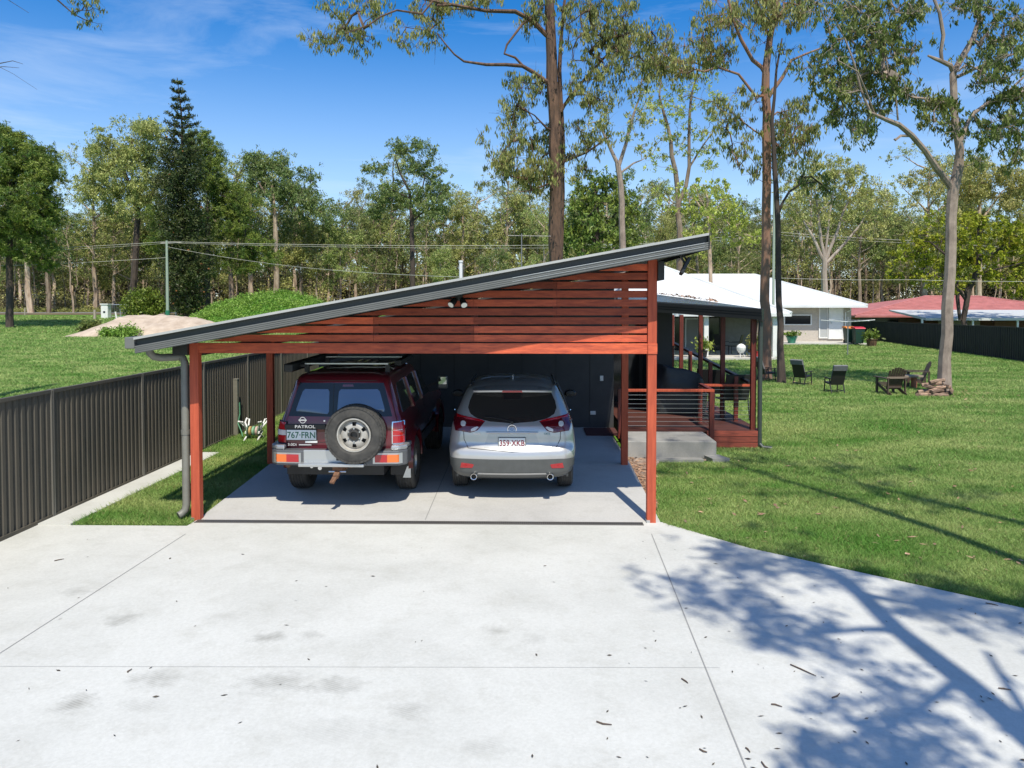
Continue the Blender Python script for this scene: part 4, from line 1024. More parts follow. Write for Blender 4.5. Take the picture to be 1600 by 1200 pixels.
def make_tree(root, limbs, clusters, leafm, barkm, rng, nl=60, L=.16, W=.05, droop=.6, twig=.011, flat=.75, sides=8, twigs=4, world=True, maxlink=99):
    """limbs: list of (points, radii); clusters: list of (centre, radius)"""
    mb = MB(); nodes = []
    for pts, rs in limbs:
        pts = [Vector(p) for p in pts]
        # resample with a little wander
        P2, R2 = [], []
        for i in range(len(pts) - 1):
            seg = (pts[i + 1] - pts[i]).length; k = max(1, min(5, int(seg / .8)))
            for j in range(k):
                t = j / k; p = pts[i].lerp(pts[i + 1], t); r_ = rs[i] + (rs[i + 1] - rs[i]) * t
                if j: p = p + Vector(rng.normal(0, min(r_ * .16, .035), 3))
                P2.append(p); R2.append(r_)
        P2.append(pts[-1]); R2.append(rs[-1]); mb.tube(P2, R2, sides if max(rs) > .05 else 5)
        for p, r_ in list(zip(P2, R2))[(1 if max(rs) < .12 else len(P2) // 3):]: nodes.append((p, r_))
    if clusters:
        N = np.array([tuple(p) for p, _ in nodes]); par = []; C = np.array([tuple(c) for c, _ in clusters]); m = len(C)
        best = np.full(m, 1e9); bi = np.zeros(m, int)
        for k in range(len(N)):
            dd = np.linalg.norm(C - N[k] + np.array([0, 0, -.0]), axis=1) ; up = dd < best; best[up] = dd[up]; bi[up] = k
        order = []; parent = {}; done = np.zeros(m, bool); nn_ = len(N)
        for _ in range(m):
            j = int(np.argmin(np.where(done, 1e9, best))); done[j] = True; parent[j] = bi[j]; order.append(j)
            dd = np.linalg.norm(C - C[j], axis=1) * 1.02; up = (dd < best) & ~done; best[up] = dd[up]; bi[up] = nn_ + j
        cnt = np.ones(m)
        for j in reversed(order):
            if parent[j] >= nn_: cnt[parent[j] - nn_] += cnt[j]
        for j in order:
            a = Vector(N[parent[j]]) if parent[j] < nn_ else Vector(C[parent[j] - nn_]); b = Vector(C[j]); ln = (b - a).length
            if ln > maxlink: continue
            r0 = twig * math.sqrt(cnt[j]) * 1.15; r1 = twig * math.sqrt(max(cnt[j] * .75, 1)) * .9
            mid = a.lerp(b, .5) + Vector(rng.normal(0, ln * .08, 3)) + Vector((0, 0, ln * .04))
            mb.tube([a, mid, b], [r0, (r0 + r1) / 2, r1], 5, caps=False)
            for _k in range(twigs):
                e = b + Vector(rng.normal(0, clusters[j][1] * .55, 3)); e2 = b.lerp(e, .5) + Vector((0, 0, .1 * clusters[j][1]))
                mb.tube([b, e2, e], [twig * .8, twig * .55, twig * .3], 3, caps=False)
    mb.build('trunk', barkm, root, smooth=True, world=world, fix=False)
    if clusters:
        V = []
        for c, r_ in clusters:
            n = int(nl * (r_ / .55) ** 1.6 * rng.uniform(.5, 1.3)) + 4
            # a few sub-clumps so light gaps show
            sub = rng.normal(0, 1, (max(3, n // 18), 3)) * r_ * .55 * np.array([1, 1, flat])
            idx = rng.integers(0, len(sub), n); V.append(np.array(tuple(c)) + sub[idx] + rng.normal(0, r_ * .16, (n, 3)))
        C = np.concatenate(V)
        me_o = fast_mesh('crown', leaves(C, L, W, rng, droop), 4, leafm, None, root if world else None)
        if not world: me_o.parent = root
def ell(items, y, rng, spread=1.0, rc=.55, per=None):
    """photo ellipses (px, py, rx, ry[, count]) at distance y -> clusters"""
    out_ = []
    for it in items:
        cx_, cy_, rx, ry = it[:4]; s = F / y
        n = it[4] if len(it) > 4 else max(2, int(rx * ry * 3.14 / (s * rc) ** 2 * .55))
        for _ in range(n):
            a, q = rng.uniform(0, 6.283), math.sqrt(rng.random())
            yy_ = y + rng.normal(0, spread * .5 * (rx / s + .6))
            out_.append((P(cx_ + rx * q * math.cos(a), cy_ + ry * q * math.sin(a), yy_), rc * rng.uniform(.65, 1.25)))
    return out_
def lim(pts, y, dys=None):
    """photo polyline [(px, py, radius)...] at distance y"""
    n = len(pts); P2 = []
    for i, (a, b, r_) in enumerate(pts): P2.append(P(a, b, y + (dys[i] if dys else 0)))
    return (P2, [q[2] for q in pts])
def base_at(px, y): return GX(px, y)
def trunk(px0, y, pts, flare=1.35, dys=None):
    """trunk that starts on the ground below px0"""
    b = base_at(px0, y); L_ = lim(pts, y, dys); r0 = L_[1][0]
    return ([b - Vector((0, 0, .1)), b + Vector((0, 0, .25))] + L_[0], [r0 * flare * 1.15, r0 * flare * .95] + L_[1]), b
R_ = np.random.default_rng
# -- tall stringybark behind the carport
rg_ = R_(11); y = 32
tl, b = trunk(868, y, [(868, 470, 0.299), (867, 380, 0.273), (868, 200, 0.255), (862, 90, 0.22), (858, 0, 0.194), (850, -140, 0.141), (840, -300, 0.07)])
t = thing('tall_gum_tree', 'tallest rough brown trunk rising straight up behind the carport roof', 'tree', b)
L_ = [tl,
      lim([(872, 470, 0.141), (878, 300, 0.123), (878, 200, 0.106), (874, 110, 0.088), (880, 20, 0.062), (890, -60, 0.035)], y, [.4] * 6),
      lim([(860, 60, 0.114), (851, 52, 0.106), (830, 31, 0.097), (805, 18, 0.088), (760, 17, 0.07), (704, 7, 0.062), (660, -2, 0.044)], y, [0, 0, -.2, -.4, -.8, -1.2, -1.5]),
      lim([(676, 2, 0.044), (660, 22, 0.044), (620, 16, 0.04), (595, 26, 0.035), (575, 40, 0.031), (540, 52, 0.018)], y, [-1.4, -1.6, -1.8, -2, -2.2, -2.4]),
      lim([(862, 130, 0.106), (851, 126, 0.097), (832, 112, 0.088), (816, 103, 0.079), (790, 101, 0.07), (760, 101, 0.062), (725, 96, 0.044), (710, 85, 0.035), (697, 70, 0.031), (683, 52, 0.022)], y, [0, -.1, -.3, -.5, -.8, -1, -1.2, -1.3, -1.4, -1.5]),
      lim([(819, 105, 0.053), (805, 90, 0.048), (788, 84, 0.044), (792, 70, 0.044), (816, 38, 0.053), (848, 12, 0.062)], y, [-.5, -.6, -.7, -.6, -.3, 0]),
      lim([(876, 175, 0.079), (882, 164, 0.07), (917, 119, 0.053), (963, 70, 0.035), (1005, 38, 0.018)], y, [.2, .2, .4, .6, .8]),
      lim([(874, 262, 0.07), (882, 252, 0.062), (917, 238, 0.044), (950, 215, 0.026)], y, [.2, .1, 0, -.2]),
      lim([(864, 205, 0.053), (854, 200, 0.044), (835, 180, 0.026), (820, 172, 0.018)], y, [0, -.2, -.4, -.6]),
      lim([(866, 295, 0.044), (858, 287, 0.044), (830, 298, 0.031), (812, 300, 0.018)], y, [0, -.2, -.4, -.6])]
cl = ell([(520, 20, 30, 22, 5), (540, 55, 42, 22, 12), (500, 60, 18, 14, 4), (575, 15, 30, 16, 6), (668, 8, 40, 18, 9), (680, 48, 20, 22, 7), (628, 52, 10, 18, 3), (645, 75, 8, 5, 1), (780, -10, 40, 20, 9), (836, 20, 25, 20, 6), (830, 35, 12, 10, 3), (740, 3, 25, 14, 4),
          (905, 20, 40, 30, 16), (950, 30, 50, 40, 22), (935, 75, 60, 30, 20), (1000, 70, 35, 30, 12), (1015, 105, 30, 28, 11), (840, 135, 30, 18, 7), (812, 130, 14, 10, 2), (795, 125, 12, 8, 2),
          (835, 205, 45, 22, 13), (800, 190, 16, 18, 4), (830, 255, 52, 35, 24), (793, 265, 24, 28, 7), (770, 252, 10, 6, 1), (845, 290, 30, 16, 6), (905, 235, 25, 40, 10), (925, 190, 35, 35, 10), (960, 130, 40, 35, 12), (805, 170, 14, 14, 3), (910, 130, 25, 25, 6), (755, 285, 10, 8, 1), (748, 210, 8, 6, 1)], y, rg_, 1.1, .5)
make_tree(t, L_, cl, m_gumleaf, m_bark, rg_, nl=125, L=.19, W=.048, droop=.72, twigs=7)
# -- red-barked gum right of the carport
rg_ = R_(12); y = 30
tl, b = trunk(1197, y, [(1197, 540, 0.193), (1197, 400, 0.176), (1198, 250, 0.168), (1196, 140, 0.16), (1197, 105, 0.143), (1203, 60, 0.118), (1215, 0, 0.092), (1225, -90, 0.059), (1230, -200, 0.034)])
t = thing('flaking_gum_tree', 'straight red brown gum trunk with peeling bark beside the verandah corner', 'tree', b)
L_ = [tl, lim([(1196, 115, 0.092), (1190, 105, 0.084), (1176, 94, 0.076), (1158, 62, 0.067), (1145, 30, 0.05), (1138, 0, 0.042), (1130, -60, 0.025)], y, [0, 0, -.2, -.4, -.6, -.8, -1]),
      lim([(1199, 155, 0.084), (1205, 145, 0.076), (1223, 120, 0.067), (1237, 94, 0.05), (1260, 84, 0.042), (1281, 76, 0.034)], y, [0, .1, .2, .3, .5, .6]),
      lim([(1196, 150, 0.059), (1180, 150, 0.05), (1168, 134, 0.05), (1154, 116, 0.046), (1121, 105, 0.042), (1100, 112, 0.034), (1085, 108, 0.017)], y, [0, -.2, -.3, -.4, -.7, -.9, -1]),
      lim([(1203, 60, 0.059), (1190, 30, 0.05), (1180, 0, 0.042), (1172, -50, 0.025)], y, [0, .2, .4, .6]),
      lim([(1197, 190, 0.042), (1215, 175, 0.034), (1240, 185, 0.025)], y, [0, .3, .5]), lim([(1196, 215, 0.042), (1180, 205, 0.034), (1160, 190, 0.025)], y, [0, .3, .5])]
cl = ell([(1065, 85, 48, 30, 17), (1050, 108, 28, 14, 6), (1105, 65, 25, 40, 10), (1120, 95, 30, 20, 8), (1130, 20, 28, 30, 9), (1175, 20, 45, 25, 14), (1220, 10, 40, 25, 12), (1240, 35, 30, 22, 6), (1195, 50, 30, 20, 5), (1155, -10, 60, 18, 8), (1255, 5, 20, 16, 3),
          (1150, 175, 30, 30, 8), (1170, 150, 20, 15, 3), (1245, 190, 42, 26, 13), (1245, 225, 36, 30, 13), (1222, 250, 22, 22, 6), (1160, 240, 24, 26, 6), (1250, 160, 20, 16, 3), (1130, 200, 12, 14, 2), (1215, 210, 14, 22, 4), (1180, 275, 12, 16, 2)], y, rg_, 1.1, .48)
make_tree(t, L_, cl, m_gumleaf, m_barkred, rg_, nl=125, L=.18, W=.046, droop=.72, twigs=7)
# -- thin dark companion trunk
rg_ = R_(13); y = 28.4
tl, b = trunk(1222, y, [(1219, 540, 0.122), (1216, 400, 0.105), (1213, 300, 0.097), (1209, 230, 0.084), (1206, 190, 0.067), (1213, 110, 0.042), (1222, 60, 0.025)], 1.4)
t = thing('slender_gum_tree', 'slender dark leaning trunk just in front of the red brown gum', 'tree', b)
cl = ell([(1276, 290, 22, 9, 7), (1255, 282, 14, 8, 3), (1293, 298, 10, 7, 2), (1225, 85, 16, 24, 4)], y, rg_, .8, .38)
make_tree(t, [tl, lim([(1216, 335, .05), (1222, 318, .045), (1233, 300, .04), (1250, 288, .035), (1275, 284, .025)], y, [0, -.1, -.2, -.3, -.4])], cl, m_gumdark, m_barkdark, rg_, nl=70, L=.18, W=.05, droop=.6)
# -- big forked gum on the right
rg_ = R_(14); y = 25.2
tl, b = trunk(1477, y, [(1476, 560, 0.186), (1480, 480, 0.177), (1486, 380, 0.164), (1489, 300, 0.171), (1497, 265, 0.157), (1500, 235, 0.131), (1492, 190, 0.114), (1489, 115, 0.108), (1503, 90, 0.098), (1520, 62, 0.092), (1531, 30, 0.082), (1524, 8, 0.072), (1530, -60, 0.052), (1540, -160, 0.026)], 1.3)
t = thing('forked_gum_tree', 'large smooth grey gum forking low, with firewood stacked against its base', 'tree', b)
L_ = [tl,
      lim([(1490, 300, 0.117), (1483, 287, 0.117), (1465, 265, 0.105), (1445, 235, 0.094), (1425, 212, 0.09), (1405, 195, 0.078), (1385, 187, 0.066), (1360, 176, 0.047), (1345, 140, 0.039), (1335, 100, 0.031), (1320, 60, 0.023), (1305, 30, 0.016)], y, [0, 0, -.2, -.4, -.6, -.8, -1, -1.1, -1.2, -1.3, -1.4, -1.5]),
      lim([(1422, 212, 0.047), (1408, 212, 0.043), (1399, 219, 0.039), (1397, 217, 0.031)], y, [-.6, -.7, -.8, -.8]),
      lim([(1403, 188, 0.031), (1400, 150, 0.027), (1388, 115, 0.023), (1385, 90, 0.016)], y, [-.8, -.9, -1, -1]),
      lim([(1366, 178, 0.031), (1352, 140, 0.027), (1340, 112, 0.023), (1310, 95, 0.016)], y, [-1, -1.3, -1.6, -1.8]),
      lim([(1500, 222, 0.07), (1508, 200, 0.066), (1520, 178, 0.062), (1545, 160, 0.055), (1570, 148, 0.043), (1600, 120, 0.031), (1640, 100, 0.023)], y, [0, .1, .2, .4, .6, .8, 1]),
      lim([(1489, 112, 0.078), (1485, 102, 0.078), (1472, 96, 0.066), (1462, 92, 0.055), (1450, 87, 0.031)], y, [0, -.1, -.2, -.3, -.4]),
      lim([(1472, 98, 0.055), (1470, 80, 0.058), (1474, 55, 0.062), (1468, 20, 0.055), (1458, -5, 0.047), (1450, -60, 0.023)], y, [-.2, -.3, -.3, -.4, -.4, -.5]),
      lim([(1496, 120, 0.055), (1540, 100, 0.039), (1575, 88, 0.031), (1620, 70, 0.016)], y, [0, .6, 1, 1.4])]
cl = ell([(1290, 15, 28, 18, 6), (1330, 20, 40, 22, 13), (1385, 15, 42, 20, 12), (1430, 5, 25, 14, 5), (1310, 60, 30, 25, 9), (1350, 70, 40, 32, 18), (1400, 70, 34, 28, 13), (1330, 110, 45, 30, 17), (1380, 130, 45, 28, 17), (1280, 105, 26, 18, 5), (1320, 155, 38, 28, 14), (1300, 185, 22, 20, 5), (1345, 195, 24, 14, 5), (1420, 150, 16, 22, 5), (1375, 165, 25, 15, 5), (1400, 100, 26, 22, 6), (1278, 130, 18, 12, 3), (1352, 215, 10, 9, 2),
          (1462, 180, 26, 28, 9), (1475, 210, 20, 22, 6), (1445, 160, 14, 16, 3), (1497, 20, 16, 14, 3), (1560, 30, 34, 30, 12), (1590, 60, 26, 36, 12), (1555, 80, 26, 22, 8), (1545, 120, 30, 24, 9), (1580, 130, 28, 28, 11), (1560, 185, 26, 30, 10), (1590, 170, 20, 40, 9), (1585, 225, 28, 18, 7), (1545, 225, 14, 12, 3), (1540, 252, 10, 8, 2), (1582, 263, 14, 12, 3), (1540, 5, 30, 14, 5), (1525, 105, 22, 16, 4), (1500, 215, 12, 14, 3), (1640, 120, 40, 70, 14), (1415, 30, 18, 10, 2), (1530, 200, 14, 14, 2)], y, rg_, 1.2, .40)
make_tree(t, L_, cl, m_gumdark, m_barkgrey, rg_, nl=150, L=.165, W=.050, droop=.6, twigs=7)
# -- slim trees standing between carport and house
def slim(name, label, px, y, tr, limbs, ells, seed, lm, bk, nl=55, L=.2, W=.07, rc=.55, droop=.5):
    r = R_(seed); tl, b = trunk(px, y, tr, 1.2); t = thing(name, label, 'tree', b)
    make_tree(t, [tl] + [lim(l, y) for l in limbs], ell(ells, y, r, 1.0, rc), lm, bk, r, nl=nl, L=L, W=W, droop=droop); return t
slim('slim_gum_tree', 'slim grey trunk splitting in two right of the tallest brown trunk', 974, 46, [(973, 390, .19), (970, 290, .17), (965, 255, .16)],
     [[(966, 258, .12), (955, 235, .10), (946, 215, .08), (935, 190, .05)], [(966, 262, .12), (978, 225, .10), (985, 195, .08), (1000, 150, .05), (1004, 110, .03)], [(970, 270, .07), (990, 255, .05), (1003, 250, .03)]],
     [(935, 190, 22, 16, 6), (950, 165, 20, 16, 4), (1000, 190, 30, 22, 9), (1005, 150, 22, 26, 6), (1010, 240, 18, 20, 5), (985, 220, 14, 14, 2), (920, 205, 14, 14, 3), (1005, 110, 20, 20, 4), (1030, 215, 12, 14, 3)], 21, m_bgleaf, m_barkgrey)
slim('light_leaved_tree', 'airy light green tree with wispy crown, tallest left of the red brown trunk', 1062, 52, [(1062, 380, .2), (1058, 290, .17), (1048, 220, .13), (1038, 180, .1), (1030, 150, .06), (1035, 110, .03)],
     [[(1060, 320, .13), (1072, 290, .13), (1077, 260, .12), (1077, 200, .10), (1080, 150, .08), (1090, 110, .05)], [(1078, 260, .07), (1100, 225, .05), (1115, 205, .03)]],
     [(1035, 160, 30, 35, 13), (1080, 150, 32, 40, 16), (1110, 200, 26, 30, 10), (1045, 215, 30, 26, 9), (1085, 225, 22, 22, 6), (1125, 150, 22, 22, 7), (1030, 260, 24, 20, 6), (1120, 245, 24, 20, 7), (1060, 100, 22, 16, 4), (1110, 115, 24, 20, 5)], 22, m_lightleaf, m_barkfor, 55)
slim('bright_sapling', 'bright green bushy young tree low behind the carport roof end', 1110, 48, [(1110, 420, .12), (1108, 340, .10), (1104, 300, .06)], [[(1108, 350, .07), (1125, 320, .05)], [(1106, 340, .07), (1085, 310, .05)]],
     [(1110, 310, 42, 28, 22), (1085, 345, 28, 22, 10), (1140, 335, 30, 24, 11), (1120, 370, 40, 22, 13), (1160, 365, 20, 20, 6), (1060, 320, 22, 20, 6)], 23, m_lightleaf, m_barkfor, 75, .2, .1)
slim('dense_dark_tree', 'dense dark green tree right behind the tallest brown trunk', 930, 62, [(930, 430, .25), (932, 330, .2), (930, 290, .1)], [[(930, 380, .1), (905, 340, .06)], [(932, 370, .1), (965, 330, .06)]],
     [(925, 300, 35, 25, 22), (940, 335, 55, 35, 45), (905, 350, 30, 30, 18), (965, 300, 24, 22, 10), (975, 350, 26, 40, 20), (930, 380, 55, 28, 32)], 24, m_pineleaf, m_barkdark, 95, .26, .12, .7)
slim('pale_stemmed_tree', 'wide crowned gum with many pale bare stems behind the white roof', 1290, 74, [(1288, 440, .3), (1288, 400, .26)],
     [[(1288, 410, .18), (1270, 370, .14), (1255, 345, .09), (1240, 320, .05)], [(1288, 405, .16), (1280, 350, .13), (1275, 310, .08), (1270, 280, .04)], [(1290, 405, .18), (1305, 370, .14), (1318, 330, .1), (1335, 290, .05)], [(1292, 410, .15), (1320, 380, .12), (1345, 350, .08), (1365, 310, .04)], [(1289, 400, .13), (1295, 350, .1), (1300, 310, .07), (1305, 275, .04)]],
     [(1245, 300, 26, 24, 10), (1275, 275, 30, 20, 11), (1310, 265, 36, 18, 13), (1345, 280, 30, 20, 11), (1370, 305, 24, 24, 9), (1300, 300, 50, 24, 18), (1330, 325, 40, 22, 11), (1235, 340, 24, 22, 6), (1375, 340, 22, 24, 7), (1280, 330, 34, 18, 6), (1350, 360, 34, 16, 6)], 25, m_bgleaf, m_barkpale, 90, .24, .09, .75)
slim('layered_tree', 'spreading yellow green tree with flat leafy layers in front of the red roof', 1512, 58, [(1505, 500, .2), (1513, 455, .2), (1528, 420, .18), (1530, 380, .13), (1528, 350, .06)],
     [[(1512, 460, .16), (1495, 430, .14), (1480, 400, .1), (1450, 375, .05)], [(1510, 470, .12), (1490, 440, .1), (1440, 425, .04)], [(1528, 410, .12), (1560, 390, .08), (1590, 370, .04)], [(1525, 430, .1), (1560, 420, .07), (1600, 410, .04)], [(1500, 500, .12), (1496, 465, .14), (1498, 440, .1)]],
     [(1520, 345, 60, 9, 20), (1450, 372, 42, 9, 15), (1570, 360, 50, 10, 18), (1500, 375, 50, 10, 15), (1430, 400, 38, 8, 13), (1540, 395, 60, 11, 20), (1475, 412, 44, 9, 14), (1590, 385, 40, 12, 14), (1425, 430, 32, 7, 8), (1560, 425, 55, 12, 18), (1590, 450, 45, 12, 14), (1470, 440, 40, 9, 8), (1640, 400, 40, 50, 22)], 26, m_yellowleaf, m_barkdark, 75, .26, .12, .62, .25)
slim('round_topped_tree', 'round topped olive gum far right behind the yellow green tree', 1530, 92, [(1530, 400, .3), (1530, 330, .2), (1535, 280, .1)], [[(1530, 350, .15), (1500, 300, .08)], [(1530, 350, .15), (1565, 300, .08)]],
     [(1530, 275, 50, 20, 26), (1500, 300, 36, 22, 16), (1565, 300, 40, 24, 18), (1590, 330, 34, 26, 14), (1440, 300, 26, 30, 8), (1460, 270, 18, 22, 5), (1530, 320, 50, 20, 14), (1610, 290, 30, 26, 10)], 27, m_bgleaf, m_barkfor, 130, .27, .11, .95)
slim('spreading_gum_tree', 'tall spreading olive gum left of the dark norfolk pine', 205, 98, [(212, 400, .4), (215, 330, .33), (205, 290, .26), (190, 262, .18), (175, 245, .08)],
     [[(212, 320, .22), (225, 290, .18), (235, 250, .12), (230, 215, .06)], [(205, 290, .15), (210, 250, .12), (205, 215, .06)], [(195, 270, .12), (165, 260, .09), (145, 255, .05)], [(215, 330, .14), (240, 300, .1), (255, 270, .06)]],
     [(210, 198, 30, 8, 13), (240, 205, 20, 10, 7), (160, 213, 10, 7, 3), (178, 222, 8, 5, 2), (155, 235, 16, 10, 6), (200, 232, 30, 16, 14), (235, 235, 26, 20, 12), (175, 255, 26, 16, 10), (145, 272, 20, 18, 8), (215, 262, 40, 16, 15), (180, 290, 42, 20, 18), (240, 290, 26, 26, 12), (140, 305, 20, 16, 6), (205, 320, 44, 22, 18)], 28, m_bgleaf, m_barkdark, 140, .27, .11, 1.0)
slim('tall_crowned_gum', 'gum tree with its broken crown standing highest above the middle of the forest', 645, 96, [(645, 420, .3), (643, 330, .26), (640, 300, .16), (625, 270, .1), (617, 245, .05)],
     [[(643, 320, .16), (660, 295, .1), (665, 270, .05)], [(641, 310, .1), (620, 300, .08), (600, 290, .05)], [(645, 345, .12), (675, 320, .08), (690, 300, .05)]],
     [(620, 235, 16, 12, 7), (650, 225, 16, 6, 4), (590, 262, 12, 8, 4), (572, 265, 8, 7, 2), (645, 255, 18, 12, 7), (672, 238, 8, 7, 2), (672, 268, 18, 14, 7), (692, 266, 7, 5, 1), (685, 295, 22, 16, 10), (625, 300, 36, 20, 17), (665, 320, 36, 20, 17), (600, 320, 26, 20, 11)], 29, m_bgleaf2, m_barkdark, 130, .27, .11, .9)
slim('many_topped_gum', 'olive gum with several leafy tops right of the norfolk pine', 430, 102, [(432, 430, .35), (430, 340, .28), (425, 290, .15)], [[(430, 340, .15), (460, 300, .08)], [(428, 320, .15), (400, 280, .08), (395, 260, .04)]],
     [(398, 250, 14, 8, 5), (430, 252, 22, 12, 9), (425, 275, 34, 20, 18), (470, 285, 18, 22, 9), (450, 305, 44, 24, 26), (395, 300, 26, 26, 12), (480, 320, 26, 22, 10), (510, 330, 24, 20, 8)], 30, m_bgleaf2, m_barkfor, 140, .27, .11, 1.0)
# -- dark pines
def pine(name, label, px, y, top, ells, seed, rc=.9):
    ells = [(a, b_, c, d, int(n * 1.8)) for a, b_, c, d, n in ells]
    slim(name, label, px, y, [(px, 430, .3), (px, (430 + top) / 2, .22), (px, top + 15, .06)], [], ells, seed, m_pineleaf, m_barkdark, 210, .34, .06, rc * .72, -.25)
pine('bushy_pine', 'large bushy dark pine cut by the left edge of the picture', 15, 72, 200,
     [(10, 225, 28, 24, 20), (50, 250, 36, 26, 24), (20, 270, 55, 26, 34), (75, 268, 20, 16, 8), (15, 310, 65, 26, 40), (80, 315, 20, 20, 8), (10, 350, 60, 24, 30), (60, 360, 36, 26, 16), (5, 395, 40, 24, 14), (65, 400, 26, 20, 8), (-35, 290, 40, 70, 34)], 31)
pine('broad_pine', 'broad green pine just behind the norfolk pine', 325, 92, 208,
     [(312, 222, 22, 16, 12), (325, 245, 28, 18, 18), (320, 275, 34, 20, 22), (345, 300, 26, 22, 14), (362, 325, 26, 18, 12), (385, 325, 22, 16, 9), (335, 350, 50, 24, 24), (400, 400, 36, 22, 14), (375, 375, 40, 22, 14), (350, 415, 40, 20, 12), (245, 345, 16, 20, 6), (245, 380, 22, 18, 7)], 32, 1.0)
# -- norfolk pine: whorls of upswept branches
y = 84; b = GX(292, y); top = P(278, 121, y); r = R_(33)
t = thing('norfolk_pine', 'narrow dark norfolk pine with pointed spire, tallest tree on the left', 'tree', b)
H = top.z - b.z; mb = MB(); nt_ = 14
tp = [b.lerp(top, i / nt_) + Vector((.25 * math.sin(i * .7), 0, 0)) for i in range(nt_ + 1)]
mb.tube(tp, [.42 * (1 - i / nt_) + .03 for i in range(nt_ + 1)], 8)
C = []; zz = 1.0
while zz < H - .2:
    f = 1 - zz / H
    Lb = max(.25, min(2.75, .35 + (H - zz) * .25)) * r.uniform(.85, 1.08)
    if f > .85: Lb *= .75
    k = 7 if f > .25 else 6; ph = r.uniform(0, 6.28)
    ax = b.lerp(top, zz / H) + Vector((.25 * math.sin(zz / H * nt_ * .7), 0, 0))
    for i in range(k):
        a = ph + 6.283 * i / k + r.normal(0, .12); d = Vector((math.cos(a), math.sin(a), .10 if f > .3 else .25)); ll = Lb * r.uniform(.75, 1.1)
        e = ax + d * ll + Vector((0, 0, .12 * ll)); mb.tube([ax, ax.lerp(e, .5) - Vector((0, 0, .05 * ll)), e], [.05, .035, .015], 4, caps=False)
        n = int(60 * ll) if f > .25 else int(60 * ll)
        tt = r.random(n) ** .75 * .95 + .06; base = np.array(tuple(ax)); ee = np.array(tuple(e))
        if f < .3: tt = .45 + .6 * r.random(n)
        p = base + (ee - base) * tt[:, None] + r.normal(0, .10 + .09 * min(ll, 2.2) * (1 if f > .3 else .35), (n, 3)) * np.array([1, 1, .8]) - np.array([0, 0, 1]) * (.15 * ll * tt * (1 - tt))[:, None]
        C.append(p)
    zz += .62 if f > .3 else .95
mb.build('trunk', m_barkdark, t, smooth=True, fix=False)
fast_mesh('crown', leaves(np.concatenate(C), .36, .10, r, -.25), 4, m_norfolk, None, t)
cn = MB()
for i in range(40):
    c = C[r.integers(0, len(C))]; p = c[r.integers(0, len(c))]; cn.lathe([(0, -.1), (.12, -.04), (.13, .05), (0, .1)], p, 'z', 6)
tag(cn.build('seed_cones', mat('cone_brown', (.25, .10, .03), .8), t), kind='stuff')
# -- forest of individual gums at the back: a few built, then copied
protos = []
def proto(seed, h, kind):
    r = R_(seed); t = thing({'gum': 'forest_gum_tree', 'thin': 'thin_forest_tree', 'bushy': 'bushy_forest_tree', 'bare': 'bare_forest_tree'}[kind], None, None)
    tops = h * r.uniform(.8, .9); lean = r.normal(0, .03, 2); pts = []
    for i in range(8):
        f = i / 7; pts.append(Vector((lean[0] * f * h + r.normal(0, .10), lean[1] * f * h + r.normal(0, .10), f * tops)))
    pts[0] = Vector((0, 0, -.3)); r0 = .016 * h * (.55 if kind in ('thin', 'bare') else 1); limbs = [(pts, [r0 * (1 - .8 * i / 7) for i in range(8)])]; cl = []
    start = {'gum': .38, 'thin': .5, 'bushy': .22, 'bare': .45}[kind]; nb_ = {'gum': 11, 'thin': 7, 'bushy': 14, 'bare': 9}[kind]
    for i in range(nb_):
        f = start + (1 - start) * (i + r.random()) / nb_; p = pts[0].lerp(pts[-1], min(f, .99)); idx = min(6, int(f * 7)); p = pts[idx].lerp(pts[idx + 1], f * 7 - idx)
        a = r.uniform(0, 6.28); ll = h * r.uniform(.12, .24) * (1.2 - .5 * f) * (.6 if kind in ('thin', 'bare') else 1)
        d = Vector((math.cos(a), math.sin(a), r.uniform(.35, 1.1))).normalized(); m1 = p + d * ll * .5 + Vector(r.normal(0, .15, 3)); e = p + d * ll + Vector((0, 0, ll * .15))
        limbs.append(([p, m1, e], [r0 * .4, r0 * .25, r0 * .1]))
        nc = {'gum': 4, 'thin': 3, 'bushy': 5, 'bare': 2}[kind]
        for _ in range(nc): cl.append((e + Vector(r.normal(0, 1, 3)) * (ll * .28) * .95, {'gum': .95, 'bushy': .95, 'thin': .7, 'bare': .5}[kind] * r.uniform(.65, 1.3)))
    for _ in range(5 if kind != 'bare' else 1): cl.append((pts[-1] + Vector(r.normal(0, .9, 3)) + Vector((0, 0, .3)), .9 if kind != 'bare' else .5))
    make_tree(t, limbs, cl, m_bgleaf2 if seed % 5 in (1, 2) else m_bgleaf, m_barkfor, r, nl={'gum': 70, 'thin': 70, 'bushy': 80, 'bare': 40}[kind], L=.25, W=.10, droop=.45, twig=.02, sides=6, twigs=1, world=False)
    t['_h'] = h; return t
KT = [('gum', 'grey green gum tree in the forest behind the field', 5), ('bushy', 'leafy low branched gum in the forest behind the field', 3), ('thin', 'thin pole like tree with small crown in the forest', 3), ('bare', 'nearly bare thin tree showing brown stem in the forest', 3)]
lib = {}
for ki, (k, lab, n) in enumerate(KT):
    lib[k] = [proto(100 + ki * 20 + i, {'gum': 18, 'bushy': 14, 'thin': 15, 'bare': 11}[k] * (1 + .07 * (i - 1)), k) for i in range(n)]
used = set(); r = R_(77)
glab = {'gum': 'gums of the forest behind the field', 'bushy': 'leafy gums of the forest', 'thin': 'thin trees of the forest', 'bare': 'bare thin trees at the forest edge'}
